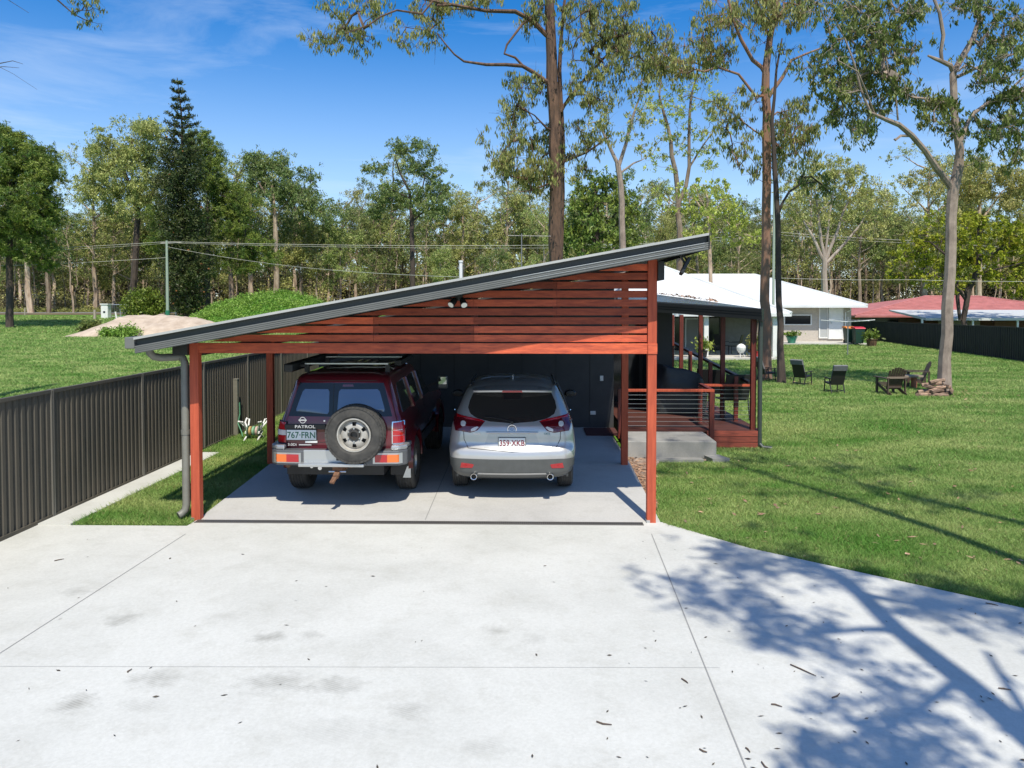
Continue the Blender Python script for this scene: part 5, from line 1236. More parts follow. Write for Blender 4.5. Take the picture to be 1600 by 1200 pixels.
def plant(k, x, y, s):
    pr = lib[k][r.integers(0, len(lib[k]))]
    if pr.name in used: o = copy_tree(pr)
    else: o = pr; used.add(pr.name)
    o.location = (x, y, gz(x, y)); o.rotation_euler = (0, 0, r.uniform(0, 6.28)); o.scale = (s * r.uniform(.9, 1.15),) * 2 + (s,)
    tag(o, dict((a, b) for a, b, c in KT)[k], 'tree', glab[k])
def row(y0, y1, n, kinds, s0, s1, xs=(-.70, .68), hole=None):
    for i in range(n):
        y = r.uniform(y0, y1); u = xs[0] + (xs[1] - xs[0]) * (i + r.uniform(.1, .9)) / n
        if hole and hole[0] < u < hole[1]: continue
        k = kinds[r.integers(0, len(kinds))]; plant(k, u * y, y, r.uniform(s0, s1))
row(140, 152, 44, ['gum', 'gum', 'bushy'], 1.0, 1.25)
row(126, 138, 42, ['gum', 'gum', 'gum', 'bushy'], .85, 1.12)
row(114, 124, 36, ['gum', 'thin', 'bushy'], .8, 1.06)
row(108, 120, 80, ['bare', 'bare', 'thin'], .7, 1.15)
row(98, 108, 14, ['gum', 'gum', 'bushy', 'thin'], .75, 1.0, (.0, .55))
row(104, 112, 24, ['gum', 'bushy', 'gum', 'thin'], .85, 1.18, (-.70, .02))
row(84, 95, 7, ['bushy', 'gum', 'thin'], .55, .8, (-.13, .30))
for pr in [p for v in lib.values() for p in v if p.name not in used]:
    pass
# undergrowth and the far mass of the wood
def clumps(name, mat_, n, xr_, yr_, zr_, rr, nl, L, W, seed, kind='stuff', label=None):
    r = R_(seed); V = []
    for _ in range(n):
        y = r.uniform(*yr_); x = r.uniform(*xr_) * y; z = gz(x, y) + r.uniform(*zr_); rad_ = r.uniform(*rr)
        V.append(np.array([x, y, z]) + r.normal(0, 1, (nl, 3)) * rad_ * np.array([.6, .6, .42]))
    fast_mesh(name, leaves(np.concatenate(V), L, W, r, .2), 4, mat_, kind)
clumps('forest_undergrowth', m_brush, 300, (-.72, .70), (108.5, 124), (.0, 1.5), (.7, 1.6), 130, .30, .12, 41)
clumps('green_undergrowth', m_bgleaf, 330, (-.72, .70), (108, 140), (.3, 6.5), (.8, 1.8), 130, .32, .14, 42)
clumps('far_wood', m_bgleaf, 1000, (-.76, .74), (152, 172), (4, 15.5), (1.3, 2.6), 170, .46, .22, 43)
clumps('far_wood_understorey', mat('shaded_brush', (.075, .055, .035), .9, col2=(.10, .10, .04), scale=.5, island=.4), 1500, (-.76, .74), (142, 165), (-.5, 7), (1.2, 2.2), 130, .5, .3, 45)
clumps('roadside_grass', mat('dry_grass', (.26, .26, .08), .9, col2=(.18, .20, .05), scale=2, island=.3), 500, (-.72, -.3), (106.5, 108.6), (0, .25), (.3, .7), 60, .3, .06, 44)
# crowns hanging in at the top left from a tree outside the picture
rg_ = R_(51); y = 19
tl, b = trunk(-170, y, [(-165, 300, .22), (-160, 100, .2), (-150, -50, .17), (-140, -200, .12)])
t = thing('overhanging_gum_tree', 'gum tree whose leafy branch tips hang in at the top left corner', 'tree', b)
L_ = [tl, lim([(-150, -60, .08), (-60, -70, .06), (40, -40, .04), (90, 0, .02), (115, 22, .014), (135, 32, .01)], y), lim([(-160, 60, .06), (-90, 90, .04), (-30, 108, .022), (0, 99, .012), (20, 95, .008), (36, 100, .004)], y), lim([(-30, 108, .014), (5, 104, .008), (30, 106, .004)], y), lim([(0, 105, .006), (20, 115, .004), (58, 140, .003)], y), lim([(-60, -30, .02), (5, -5, .008), (45, 20, .004)], y)]
cl = ell([(125, 10, 20, 10, 5), (152, 12, 12, 14, 4), (140, 40, 8, 10, 2), (158, 38, 6, 5, 1), (90, -20, 40, 14, 6), (0, -40, 60, 16, 8)], y, rg_, .4, .22)
make_tree(t, L_, cl, m_gumleaf, m_barkdark, rg_, nl=150, L=.11, W=.03, droop=.65, twig=.005)
# -- trees behind the camera that throw the shadows on the driveway and lawn
hx, hy = -math.sin(SUN_AZ), math.cos(SUN_AZ); cot = 1 / math.tan(SUN_EL)
def shp(px, py, z):
    g = G(px, py, 0); return Vector((g.x - hx * z * cot, g.y - hy * z * cot, z))
rg_ = R_(61)
tp = [(1720, 1290, 5.6, .15), (1640, 1180, 6.6, .135), (1500, 1062, 7.8, .12), (1400, 985, 8.9, .105), (1345, 930, 10, .10), (1300, 895, 11, .08), (1230, 870, 12, .05)]
pts = [shp(a, b_, z) for a, b_, z, _ in tp]; b = Vector((pts[0].x + .6, pts[0].y - 1.2, 0))
t = thing('driveway_gum_tree', 'leaning gum tree behind the viewer that shades the right side of the driveway', 'tree', b)
L_ = [([b - Vector((0, 0, .1)), b + Vector((0, 0, 2.5))] + pts, [.24, .2] + [q[3] for q in tp]),
      ([pts[4], shp(1450, 950, 10.6), shp(1560, 945, 11.2)], [.07, .05, .03]), ([pts[3], shp(1340, 985, 9.6), shp(1200, 1000, 10.2), shp(1080, 925, 10.8)], [.07, .05, .04, .02]),
      ([pts[1], shp(1540, 1020, 8), shp(1560, 1050, 8.6), shp(1600, 1080, 9)], [.05, .03, .02, .015]), ([pts[2], shp(1420, 1120, 8.4), shp(1300, 1130, 9)], [.06, .04, .02])]
def shc(items):
    out_ = []
    for cx_, cy_, rx, ry, n, z in items:
        for _ in range(n):
            a, q = rg_.uniform(0, 6.283), math.sqrt(rg_.random()); out_.append((shp(cx_ + rx * q * math.cos(a), cy_ + ry * q * math.sin(a), z + rg_.normal(0, .7)), .34 * rg_.uniform(.7, 1.25)))
    return out_
cl = shc([(1135, 925, 50, 18, 9, 10.5), (1090, 925, 40, 11, 6, 10.6), (1052, 908, 22, 5, 2, 10.6), (1070, 943, 12, 6, 2, 10.5), (1125, 862, 45, 11, 8, 11.5), (1180, 885, 60, 14, 12, 11.5), (1260, 892, 50, 10, 9, 11.5), (1320, 905, 50, 14, 8, 11), (1230, 870, 70, 8, 9, 11.5),
          (1250, 985, 45, 26, 10, 9.8), (1190, 965, 40, 14, 6, 9.8), (1300, 1020, 34, 14, 5, 9.3), (1180, 1000, 30, 14, 2, 9.6), (1470, 955, 60, 16, 13, 10.8), (1560, 950, 60, 20, 14, 10.8), (1500, 920, 50, 12, 9, 11.2), (1420, 925, 40, 10, 6, 11.2), (1590, 1000, 20, 10, 2, 9.8),
          (1410, 1100, 50, 26, 10, 8.2), (1360, 1140, 50, 26, 8, 8.2), (1290, 1180, 40, 20, 6, 8.0), (1440, 1170, 50, 20, 7, 8), (1330, 1210, 70, 26, 9, 8), (1420, 1230, 70, 26, 7, 8), (1390, 1060, 20, 12, 2, 8.6), (1650, 960, 50, 40, 10, 10.5)])
make_tree(t, L_, cl, m_gumdark, m_barkgrey, rg_, nl=80, L=.13, W=.042, droop=.5, twig=.008)
rg_ = R_(62)
for k, (q, nm) in enumerate((([(1760, 955, 4.5), (1600, 882, 6.5), (1420, 815, 9.5), (1290, 772, 12.5), (1200, 745, 15), (1120, 718, 17)], 'lawn_shadow_tree'), ([(1800, 905, 6), (1600, 822, 9), (1450, 785, 12), (1340, 757, 14.5)], 'second'), )):
    pts = [shp(a, b_, z) for a, b_, z in q]; b = Vector((pts[0].x + .5, pts[0].y - 1.0, 0)); n = len(pts)
    t = thing('lawn_gum_tree', ['tall leaning gum out of view right, its long thin shadow on the lawn', 'shorter gum out of view right, its shadow across the far lawn'][k], 'tree', b)
    e = pts[-1]; rr = [.14, .12] + [.11 * (1 - .75 * i / n) + .01 for i in range(n)]
    cl = [(e + Vector((rg_.normal(0, 1.2), rg_.normal(0, .9), rg_.normal(.3, .9))), .45) for _ in range(26)]
    make_tree(t, [([b - Vector((0, 0, .1)), b + Vector((0, 0, 2))] + pts, rr)], cl, m_gumleaf, m_bark, rg_, nl=60, L=.17, W=.05)
# ------------------------------------------------------------------ the white-roofed house
def brick_mat(name, c1, c2, mortar, sc=4.5):
    m, n, L, bs = nodes_of(name); tc = n.new('ShaderNodeTexCoord').outputs['Object']
    mp = n.new('ShaderNodeMapping'); mp.inputs['Rotation'].default_value = (rad(90), 0, 0); L.new(tc, mp.inputs[0])
    b = n.new('ShaderNodeTexBrick'); L.new(mp.outputs[0], b.inputs['Vector']); b.inputs['Scale'].default_value = sc
    for k, c in (('Color1', c1), ('Color2', c2), ('Mortar', mortar)): b.inputs[k].default_value = tuple(c) + (1,)
    L.new(b.outputs[0], bs.inputs['Base Color']); bs.inputs['Roughness'].default_value = .85; return m
m_brick = brick_mat('cream_brick', (.50, .44, .37), (.42, .37, .32), (.5, .48, .44))
m_brickred = brick_mat('red_brick', (.30, .12, .08), (.22, .10, .07), (.35, .3, .25))
m_whiteroof = mat('white_roof_steel', (.74, .75, .75), .5, col2=(.64, .65, .65), scale=.8, detail=6)
m_paving = mat('house_paving', (.55, .52, .47), .8, col2=(.47, .45, .41), scale=1.5)
m_redroof = mat('red_tiles', (.48, .18, .17), .65, col2=(.36, .13, .12), scale=1.4, detail=7)
m_darkwin = mat('dark_window', (.015, .017, .02), .1)
m_dim = mat('patio_interior', (.05, .045, .042), .7)
def hip_roof(x0, x1, y0, y1, ze, zr, il, ir, mat_, parent, name='roof', thick=.16):
    yc = (y0 + y1) / 2; a, b_, c, d = (x0, y0, ze), (x1, y0, ze), (x1, y1, ze), (x0, y1, ze); e, f_ = (x0 + il, yc, zr), (x1 - ir, yc, zr)
    mb = MB(); mb.v = [a, b_, c, d, e, f_] + [(p[0], p[1], ze - thick) for p in (a, b_, c, d)]
    mb.f = [(0, 1, 5, 4), (1, 2, 5), (2, 3, 4, 5), (3, 0, 4), (0, 1, 7, 6), (1, 2, 8, 7), (2, 3, 9, 8), (3, 0, 6, 9), (6, 7, 8, 9)]
    o = mb.build(name, mat_, parent)
    cp_ = MB()
    for p, q in ((e, f_), (a, e), (b_, f_)): cp_.tube([Vector(p) + Vector((0, 0, .02)), Vector(q) + Vector((0, 0, .02))], .07, 6)
    cp_.build('ridge_cap', mat_, o); return o
hz = .30
hs_ = thing('white_roofed_house', 'single storey cream brick house under a broad white metal roof', 'house', (P(1200, 500, 54).x, 54, hz))
xe = P(1356, 476, 53).x; xr_ = P(1180, 429, 60).x; xl_ = P(1078, 429, 60).x; ze = P(1356, 477, 53).z; zr = P(1180, 429.5, 60).z
hip_roof(P(960, 476, 53).x, xe, 53, 67, ze, zr, xl_ - P(960, 476, 53).x, xe - xr_, m_whiteroof, hs_)
z_e2 = P(1237, 489.5, 39.5).z; xe2 = P(1237, 489, 39.5).x; ap = P(1034, 416, 47)
hip_roof(P(940, 489, 39.5).x, xe2, 39.5, 54.5, z_e2, ap.z, 3.4, xe2 - ap.x, m_whiteroof, hs_)
wx0, wx1 = P(1222, 500, 54).x, P(1330, 500, 54).x
MB().box((wx0, 54, 0), (wx1, 66, ze - .16)).build('wall', m_brick, hs_)
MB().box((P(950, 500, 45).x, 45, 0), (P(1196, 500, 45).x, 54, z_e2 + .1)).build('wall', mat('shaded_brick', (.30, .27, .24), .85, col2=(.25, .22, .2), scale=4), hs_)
def house_rect(px0, px1, py0, py1, y, nm, m_, fr=None, par=hs_, d=.05):
    a, b_ = P(px0, py0, y), P(px1, py1, y)
    o = MB().box((a.x, y - d, b_.z), (b_.x, y - .003, a.z)).build(nm, m_, par)
    if fr:
        w_ = .07; f_ = MB()
        f_.box((a.x - w_, y - d - .04, a.z), (b_.x + w_, y - .004, a.z + w_)); f_.box((a.x - w_, y - d - .04, b_.z - w_), (b_.x + w_, y - .004, b_.z)); f_.box((a.x - w_, y - d - .04, b_.z), (a.x, y - .004, a.z)); f_.box((b_.x, y - d - .04, b_.z), (b_.x + w_, y - .004, a.z))
        f_.build('frame', fr, o)
    return o
house_rect(1226, 1266, 493, 506.5, 54, 'window', m_darkwin, m_white)
house_rect(1281, 1292, 481, 527, 54, 'side_panel', mat('frosted_panel', (.42, .43, .42), .4), m_white)
dd = house_rect(1295, 1315, 481, 528, 54, 'door', m_white, m_white)
MB().box((P(1297, 500, 54).x, 53.88, P(1300, 506, 54).z), (P(1299, 500, 54).x, 53.94, P(1300, 503, 54).z)).build('handle', m_steel, dd)
MB().tube([P(1329, 480, 53.9), P(1329, 485, 53.9), P(1321, 488, 53.9), P(1321, 529, 53.9)], .045, 8).build('downpipe', m_white, hs_)
MB().box((P(1197, 500, 51).x, 51, hz - .25), (P(1360, 500, 51).x, 54, hz + .02)).build('doorstep_slab', m_paving, hs_)
# patio under the wing
house_rect(1104, 1123, 497, 553, 45, 'sliding_door', m_darkwin, m_dim); house_rect(1040, 1062, 497, 553, 45, 'sliding_door', m_darkwin, m_dim)
house_rect(1072, 1090, 499, 553, 45, 'curtained_window', mat('curtain', (.3, .29, .28), .8), m_white)
MB().box((P(1000, 560, 39).x, 38.7, 0), (P(1214, 560, 39).x, 45, .22)).build('patio_slab', m_paving, hs_)
for px, w_ in ((1104, .11), (1212, .13), (1052, .06), (1036, .06)):
    p = P(px, 500, 39.8); MB().box((p.x - w_, 39.8, .2), (p.x + w_, 40.0, z_e2 - .15)).build('patio_post', m_white, hs_)
MB().box((P(1190, 500, 44.8).x, 44.3, .2), (P(1218, 500, 44.8).x, 45.2, z_e2 - .1)).build('wall', m_brick, hs_)
# ------------------------------------------------------------------ plants in pots, cooler, outdoor furniture on the far patio
def pot_plant(name, label, px, py, y, z0, r0, r1, h, pm, lm, ph, seed, cat='potted plant'):
    p = P(px, py, y); c = Vector((p.x, y, z0)); t = thing(name, label, cat, c); r = R_(seed)
    MB().lathe([(r0, 0), (r0 * 1.15, h * .3), (r1, h * .85), (r1 * 1.08, h * .88), (r1 * 1.08, h), (r1 * .9, h), (r1 * .85, h * .9), (0, h * .9)], c, 'z', 18).build('pot', pm, t, smooth=True)
    C = np.array(tuple(c)) + np.array([0, 0, h + ph * .45]) + r.normal(0, 1, (240, 3)) * np.array([r1 * .8, r1 * .8, ph * .27])
    fast_mesh('foliage', leaves(C, .22, .09, r, -.2), 4, lm, None, t)
    MB().tube([c + Vector((0, 0, h * .8)), c + Vector((.02, 0, h + ph * .5))], .02, 5).build('stem', m_barkdark, t)
pot_plant('pot_plant', 'round green glazed pot with a small plant beneath the long dark window', 1237, 533, 51.5, .28, .22, .34, .5, mat('green_glaze', (.05, .25, .17), .2), m_bushleaf, .3, 71)
pot_plant('basket_plant', 'leafy plant in a brown woven basket pot at the right end of the paving', 1362, 533, 49.5, .2, .24, .32, .5, mat('woven_brown', (.13, .07, .04), .8), m_bushleaf, .55, 72)
pot_plant('patio_shrub', 'pale bushy plant in a dark pot beside the white patio post', 1098, 550, 39.2, .22, .18, .24, .35, m_black, m_lightleaf, .6, 73)
pot_plant('patio_plant', 'green plant in a red pot near the right end of the covered patio', 1180, 550, 39.3, .22, .2, .25, .3, mat('red_glaze', (.35, .03, .03), .3), m_gumleaf, .9, 74)
p = P(1158, 556, 39.2); t = thing('patio_urn', 'round white lidded barbecue kettle standing on the patio edge', 'barbecue', (p.x, 39.2, .22))
MB().lathe([(0, .28), (.2, .32), (.34, .5), (.36, .62), (.36, .66)], (p.x, 39.2, .22), 'z', 20).build('bowl', m_white, t, smooth=True)
MB().lathe([(.37, .67), (.33, .8), (.15, .92), (0, .95)], (p.x, 39.2, .22), 'z', 20).build('lid', m_white, t, smooth=True)
for a in (0, 2.1, 4.2): MB().tube([(p.x + .12 * math.cos(a), 39.2 + .12 * math.sin(a), .55), (p.x + .32 * math.cos(a), 39.2 + .32 * math.sin(a), .22)], .018, 6).build('leg', m_white, t)
t.scale = (.62, .62, .72)
def patio_seat(px, y, rz, lab):
    p = P(px, 550, y); t = thing('outdoor_chair', lab, 'chair', (0, 0, 0), group='dark chairs on the covered patio')
    MB().box((-.27, -.25, .42), (.27, .28, .46)).build('seat', m_black, t, world=False); MB().bar((0, -.25, .45), (0, -.42, 1.05), .54, .03, (0, 1, 0)).build('backrest', m_black, t, world=False)
    for a in (-1, 1):
        for b_ in (-1, 1): MB().bar((a * .25, b_ * .25, 0), (a * .25, b_ * .23, .43), .03, .03, (0, 1, 0)).build('leg', m_black, t, world=False)
        MB().bar((a * .28, -.3, .66), (a * .28, .22, .64), .05, .03).build('armrest', m_black, t, world=False)
    t.location = (p.x, y, .22); t.rotation_euler = (0, 0, rz)
patio_seat(1148, 41.5, rad(60), 'dark reclining chair on the covered patio, right of the two'); patio_seat(1128, 42.2, rad(-50), 'dark chair on the covered patio, left of the two near the doors')
# ------------------------------------------------------------------ wheelie bins and clothes hoist
def bin_(px, y, lidc, lab, z0=.32):
    p = P(px, 520, y); t = thing('wheelie_bin', lab, 'wheelie bin', (p.x, y, z0), group='wheelie bins by the house door')
    mb = MB(); a, b_ = .24, .31
    mb.v = [(p.x - a, y - a, z0 + .04), (p.x + a, y - a, z0 + .04), (p.x + a, y + a, z0 + .04), (p.x - a, y + a, z0 + .04), (p.x - b_, y - b_, z0 + .98), (p.x + b_, y - b_, z0 + .98), (p.x + b_, y + b_ + .05, z0 + .98), (p.x - b_, y + b_ + .05, z0 + .98)]
    mb.f = [(0, 3, 2, 1), (4, 5, 6, 7), (0, 1, 5, 4), (1, 2, 6, 5), (2, 3, 7, 6), (3, 0, 4, 7)]
    mb.build('body', mat('bin_green', (.015, .05, .035), .5), t, bevel=.03)
    MB().prism([(y - b_ - .03, z0 + .98), (y + b_ + .08, z0 + 1.0), (y + b_ + .05, z0 + 1.10), (y, z0 + 1.09), (y - b_, z0 + 1.03)], 'x', p.x - b_ - .02, p.x + b_ + .02).build('lid', mat('bin_lid', lidc, .45), t)
    for s in (-1, 1): MB().lathe([(.11, -.03), (.11, .03)], (p.x + s * .24, y + .22, z0 + .11), 'x', 16).build('wheel', m_black, t)
bin_(1341, 50.6, (.50, .01, .03), 'green wheelie bin with a red lid beside the house door'); bin_(1327, 51.4, (.65, .20, .02), 'green wheelie bin with an orange lid, nearer the house door')
p = GX(1325, 42); t = thing('clothes_hoist', 'thin rotary clothes hoist with outstretched arms standing on the lawn', 'clothes hoist', p)
zt_ = P(1325, 503, 42).z
MB().tube([p, (p.x, p.y, zt_ + .25)], .035, 8).build('pole', mat('galvanised', (.35, .36, .36), .4, .6), t)
for k in range(4):
    a = math.pi / 2 * k + .25; e = Vector((p.x + 1.65 * math.cos(a), p.y + 1.65 * math.sin(a), zt_ + .10)); MB().tube([(p.x, p.y, zt_), e], .022, 6).build('arm', m_white, t)
ln = MB()
for f_ in (.35, .55, .75, .97):
    for k in range(4):
        a, b_ = math.pi / 2 * k + .25, math.pi / 2 * (k + 1) + .25
        ln.tube([(p.x + 1.65 * f_ * math.cos(a), p.y + 1.65 * f_ * math.sin(a), zt_ + .10 * f_), (p.x + 1.65 * f_ * math.cos(b_), p.y + 1.65 * f_ * math.sin(b_), zt_ + .10 * f_)], .004, 3)
ln.build('line', m_steel, t)
# ------------------------------------------------------------------ right boundary fence and the red-roofed house
a, b_ = P(1600, 512, 38), P(1333, 501, 60)
dvec = (Vector((a.x, a.y, 0)) - Vector((b_.x, b_.y, 0))); tot = dvec.length; dvec.normalize()
t = thing('dark_boundary_fence', 'long low dark steel fence closing the right side of the lawn', 'fence', (b_.x, b_.y, 0))
npan = 15; s0 = -1.2
for i in range(npan):
    p0 = Vector((b_.x, b_.y, 0)) + dvec * (s0 + i * 2.35); p1 = p0 + dvec * 2.33; f0 = (s0 + i * 2.35) / tot
    zb = gz(0, p0.y) ; ztp = P(1333, 501, 60).z + (a.z - P(1333, 501, 60).z) * f0
    mb = MB(); n_ = 12; nr_ = Vector((-dvec.y, dvec.x, 0))
    pts2 = []
    for k in range(n_):
        for u, o in ((0, -.02), (.35, -.02), (.45, .02), (.9, .02)): pts2.append(p0.lerp(p1, (k + u) / n_) + nr_ * o)
    pts2.append(p1 - nr_ * .02); m_ = len(pts2)
    mb.add([(q.x, q.y, zb - .1) for q in pts2] + [(q.x, q.y, ztp) for q in pts2], [(k, k + 1, k + 1 + m_, k + m_) for k in range(m_ - 1)])
    mb.build('panel', m_fence2, t, fix=False)
    MB().bar((p0.x, p0.y, ztp), (p1.x, p1.y, ztp), .07, .05).build('rail', m_fence2, t)
    MB().box((p0.x - .035, p0.y - .035, zb - .1), (p0.x + .035, p0.y + .035, ztp + .01)).build('post', m_fence2, t)
rh = thing('red_roofed_house', 'neighbouring house with faded red tiled roof beyond the dark fence', 'house', (P(1480, 500, 66).x, 68, .3))
zr = P(1450, 463, 76).z; xa_ = P(1336, 490, 68).x; xb_ = P(1760, 490, 68).x; ze = P(1400, 493, 68).z
o = hip_roof(xa_, xb_, 68, 84, ze, zr, P(1445, 463, 76).x - xa_, 8, m_redroof, rh)
tl_ = MB()
for i in range(1, 15):
    f = i / 15; y_ = 68 + 8 * f; z_ = ze + (zr - ze) * f + .03; tl_.box((xa_ + (P(1445, 463, 76).x - xa_) * f, y_, z_ - .03), (xb_ - 8 * f, y_ + .06, z_ + .03))
tl_.build('tile_course', m_redroof, o)
MB().box((xa_ + .7, 68.8, 0), (xb_ - .7, 83, ze - .1)).build('wall', m_brickred, rh)
MB().box((xa_ + .65, 68.6, 1.2), (xa_ + 4, 68.79, ze - .2)).build('window', m_darkwin, rh)
za = P(1470, 497, 60).z; zb_ = P(1450, 484, 68).z; x0, x1 = P(1447, 497, 60).x, P(1790, 497, 60).x; x2_, x3_ = P(1393, 484, 67).x, P(1790, 484, 67).x
aw = MB(); aw.v = [(x0, 60, za), (x1, 60, za), (x3_, 67.5, zb_), (x2_, 67.5, zb_), (x0, 60, za - .18), (x1, 60, za - .18), (x3_, 67.5, zb_ - .12), (x2_, 67.5, zb_ - .12)]
aw.f = [(0, 1, 2, 3), (7, 6, 5, 4), (0, 4, 5, 1), (1, 5, 6, 2), (2, 6, 7, 3), (3, 7, 4, 0)]
aw.build('patio_roof', mat('pale_roof', (.55, .56, .56), .5), rh)
for px in (1441, 1520, 1590): q = P(px, 500, 60.2); MB().box((q.x - .06, 60.15, .2), (q.x + .06, 60.27, za - .1)).build('patio_post', m_white, rh)
for px, w_ in ((1572, .9), (1500, 1.6)):
    q = P(px, 505, 64); MB().box((q.x - w_, 64, .2), (q.x + w_, 64.3, za - .3)).build('wall', m_brickred if w_ < 1 else m_brick, rh)
# ------------------------------------------------------------------ chairs on the lawn (local: facing +y)
m_chairdark = mat('dark_wicker', (.020, .018, .017), .6); m_cush = mat('grey_cushion', (.13, .13, .135), .85, col2=(.17, .17, .175), scale=12)
m_adir = mat('dark_stained_timber', (.055, .035, .026), .6, col2=(.09, .058, .04), scale=8, stretch=(6, 6, 1))
def high_chair(lab, x, y, rz, cushion=True):
    t = thing('highback_chair', lab, 'chair', (0, 0, 0), group='dark high backed chairs on the lawn')
    B_ = lambda n, mb, m_: mb.build(n, m_, t, world=False)
    B_('seat', MB().bar((0, -.26, .38), (0, .32, .43), .54, .05), m_chairdark)
    B_('backrest', MB().bar((0, -.24, .36), (0, -.52, 1.10), .54, .035, (0, 1, 0)), m_chairdark)
    if cushion:
        B_('cushion', MB().bar((0, -.21, .42), (0, -.47, 1.13), .50, .07, (0, 1, 0)), m_cush); B_('headrest', MB().bar((0, -.485, .96), (0, -.56, 1.16), .56, .10, (0, 1, 0)), m_cush)
    for a in (-1, 1):
        B_('leg', MB().bar((a * .27, .30, 0), (a * .27, .22, .62), .035, .035, (0, 1, 0)), m_chairdark); B_('leg', MB().bar((a * .27, -.38, 0), (a * .27, -.16, .60), .035, .035, (0, 1, 0)), m_chairdark)
        B_('armrest', MB().bar((a * .28, -.34, .60), (a * .28, .30, .63), .06, .035), m_chairdark)
        B_('stretcher', MB().bar((a * .27, -.33, .12), (a * .27, .27, .12), .025, .025), m_chairdark)
    B_('crossbar', MB().bar((-.27, -.34, .12), (.27, -.34, .12), .03, .03), m_chairdark)
    t.location = (x, y, 0); t.rotation_euler = (0, 0, rz); t.scale = (.80,) * 3; return t
def spot(px, py): g = G(px, py, 0); return g
g = spot(1303, 614); high_chair('dark high backed chair with grey cushion, seen from straight behind on the lawn', g.x, g.y, rad(4))
g = spot(1254, 602); high_chair('dark high backed chair turned side on to the right, nearest the slender trunk', g.x, g.y, rad(-48))
g = spot(1214, 603); high_chair('dark chair half hidden behind the slender dark trunk', g.x + .1, g.y + 1.5, rad(-75))
def adirondack(lab, x, y, rz):
    t = thing('garden_chair', lab, 'chair', (0, 0, 0), group='timber slatted garden chairs near the firewood'); B_ = lambda n, mb, m_=m_adir: mb.build(n, m_, t, world=False)
    bk = MB()
    for i in range(7):
        u = (i - 3) / 3; zt = 1.04 - .11 * u * u; bk.bar((u * .24, -.22, .22), (u * .29, -.22 - .42 * (zt - .22), zt), .075, .02, (0, 1, 0))
    B_('backrest', bk); B_('back_rail', MB().bar((-.38, -.44, .66), (.38, -.44, .66), .03, .07), mat('pale_rail', (.20, .15, .11), .7)); B_('back_rail', MB().bar((-.28, -.27, .30), (.28, -.27, .30), .03, .07))
    st_ = MB()
    for i in range(5): y_ = -.18 + i * .125; st_.box((-.27, y_, .28 + i * .03), (.27, y_ + .10, .305 + i * .03))
    B_('seat', st_)
    for a in (-1, 1):
        B_('armrest', MB().box((a * .27, -.46, .62), (a * .42, .42, .65))); B_('leg', MB().box((a * .29, .26, 0), (a * .35, .36, .62)))
        B_('leg', MB().bar((a * .30, .34, .38), (a * .30, -.62, .02), .03, .11)); B_('arm_brace', MB().bar((a * .33, -.44, .02), (a * .33, -.44, .63), .04, .06, (0, 1, 0)))
    t.location = (x, y, 0); t.rotation_euler = (0, 0, rz); t.scale = (.86,) * 3
g = spot(1390, 616); adirondack('slatted timber garden chair seen from behind, left of the firewood', g.x, g.y - .0, rad(6))
g = spot(1434, 605); adirondack('slatted timber garden chair seen side on, close to the grey gum', g.x, g.y + .2, rad(75))
g = spot(1416, 607); t = thing('slab_table', 'low rough timber slab table between the two slatted garden chairs', 'table', g)
MB().prism([(g.x - .42, g.y - .16), (g.x + .1, g.y - .24), (g.x + .52, g.y - .12), (g.x + .48, g.y + .2), (g.x - .1, g.y + .24), (g.x - .4, g.y + .12)], 'z', .40, .46).build('top', mat('weathered_slab', (.32, .25, .18), .8, col2=(.22, .16, .12), scale=6), t)
for dx in (-.26, .26): MB().lathe([(.09, 0), (.10, .2), (.09, .4)], (g.x + dx, g.y, 0), 'z', 12).build('leg', mat('log_red%d' % (dx > 0), (.30, .11, .06), .8), t)
# firewood
m_log = mat('split_log', (.34, .23, .16), .85, col2=(.12, .07, .05), scale=7, stretch=(1, 3, 3), objrand=.5); m_logend = mat('log_end', (.34, .20, .13), .8, col2=(.24, .13, .08), scale=12)
g0 = spot(1455, 619); r = R_(91); L0 = None
for i, (dx, dy, dz, ln_, a, rr) in enumerate(((-.30, -.15, .08, .75, .15, .08), (.15, -.25, .07, .7, -.1, .07), (.45, -.05, .08, .7, .2, .08), (-.15, .15, .08, .8, .1, .08), (.3, .2, .08, .7, -.2, .08), (-.2, -.08, .22, .8, -.12, .075), (.2, -.12, .22, .75, .1, .075), (.42, .1, .22, .6, .3, .07),
        (-.02, -.05, .36, .8, .25, .07), (.35, -.02, .36, .7, -.15, .065), (.05, .08, .48, .7, .0, .065), (.36, .12, .49, .55, .35, .06), (.22, .02, .60, .75, .12, .06), (-.55, -.2, .07, .5, .5, .07), (.72, -.12, .25, .5, 1.1, .06), (.62, .05, .42, .6, 1.3, .05))):
    dx, dy, dz, ln_, rr = dx * .8, dy * .8, dz * .78, ln_ * .8, rr * .85
    a += r.normal(0, .2); c = Vector((g0.x + dx, g0.y + dy, dz)); d = Vector((math.cos(a), math.sin(a), r.normal(0, .12))) * ln_ / 2
    mb = MB(); k = 7; prr = [rr * r.uniform(.8, 1.2) for _ in range(3)]; mb.tube([c - d, c + Vector((0, 0, r.normal(0, .01))), c + d], prr, k)
    o = mb.build('firewood_log', m_log, smooth=False); tag(o, 'rough split log in the pile at the foot of the grey gum', 'log', 'split logs in the firewood pile')
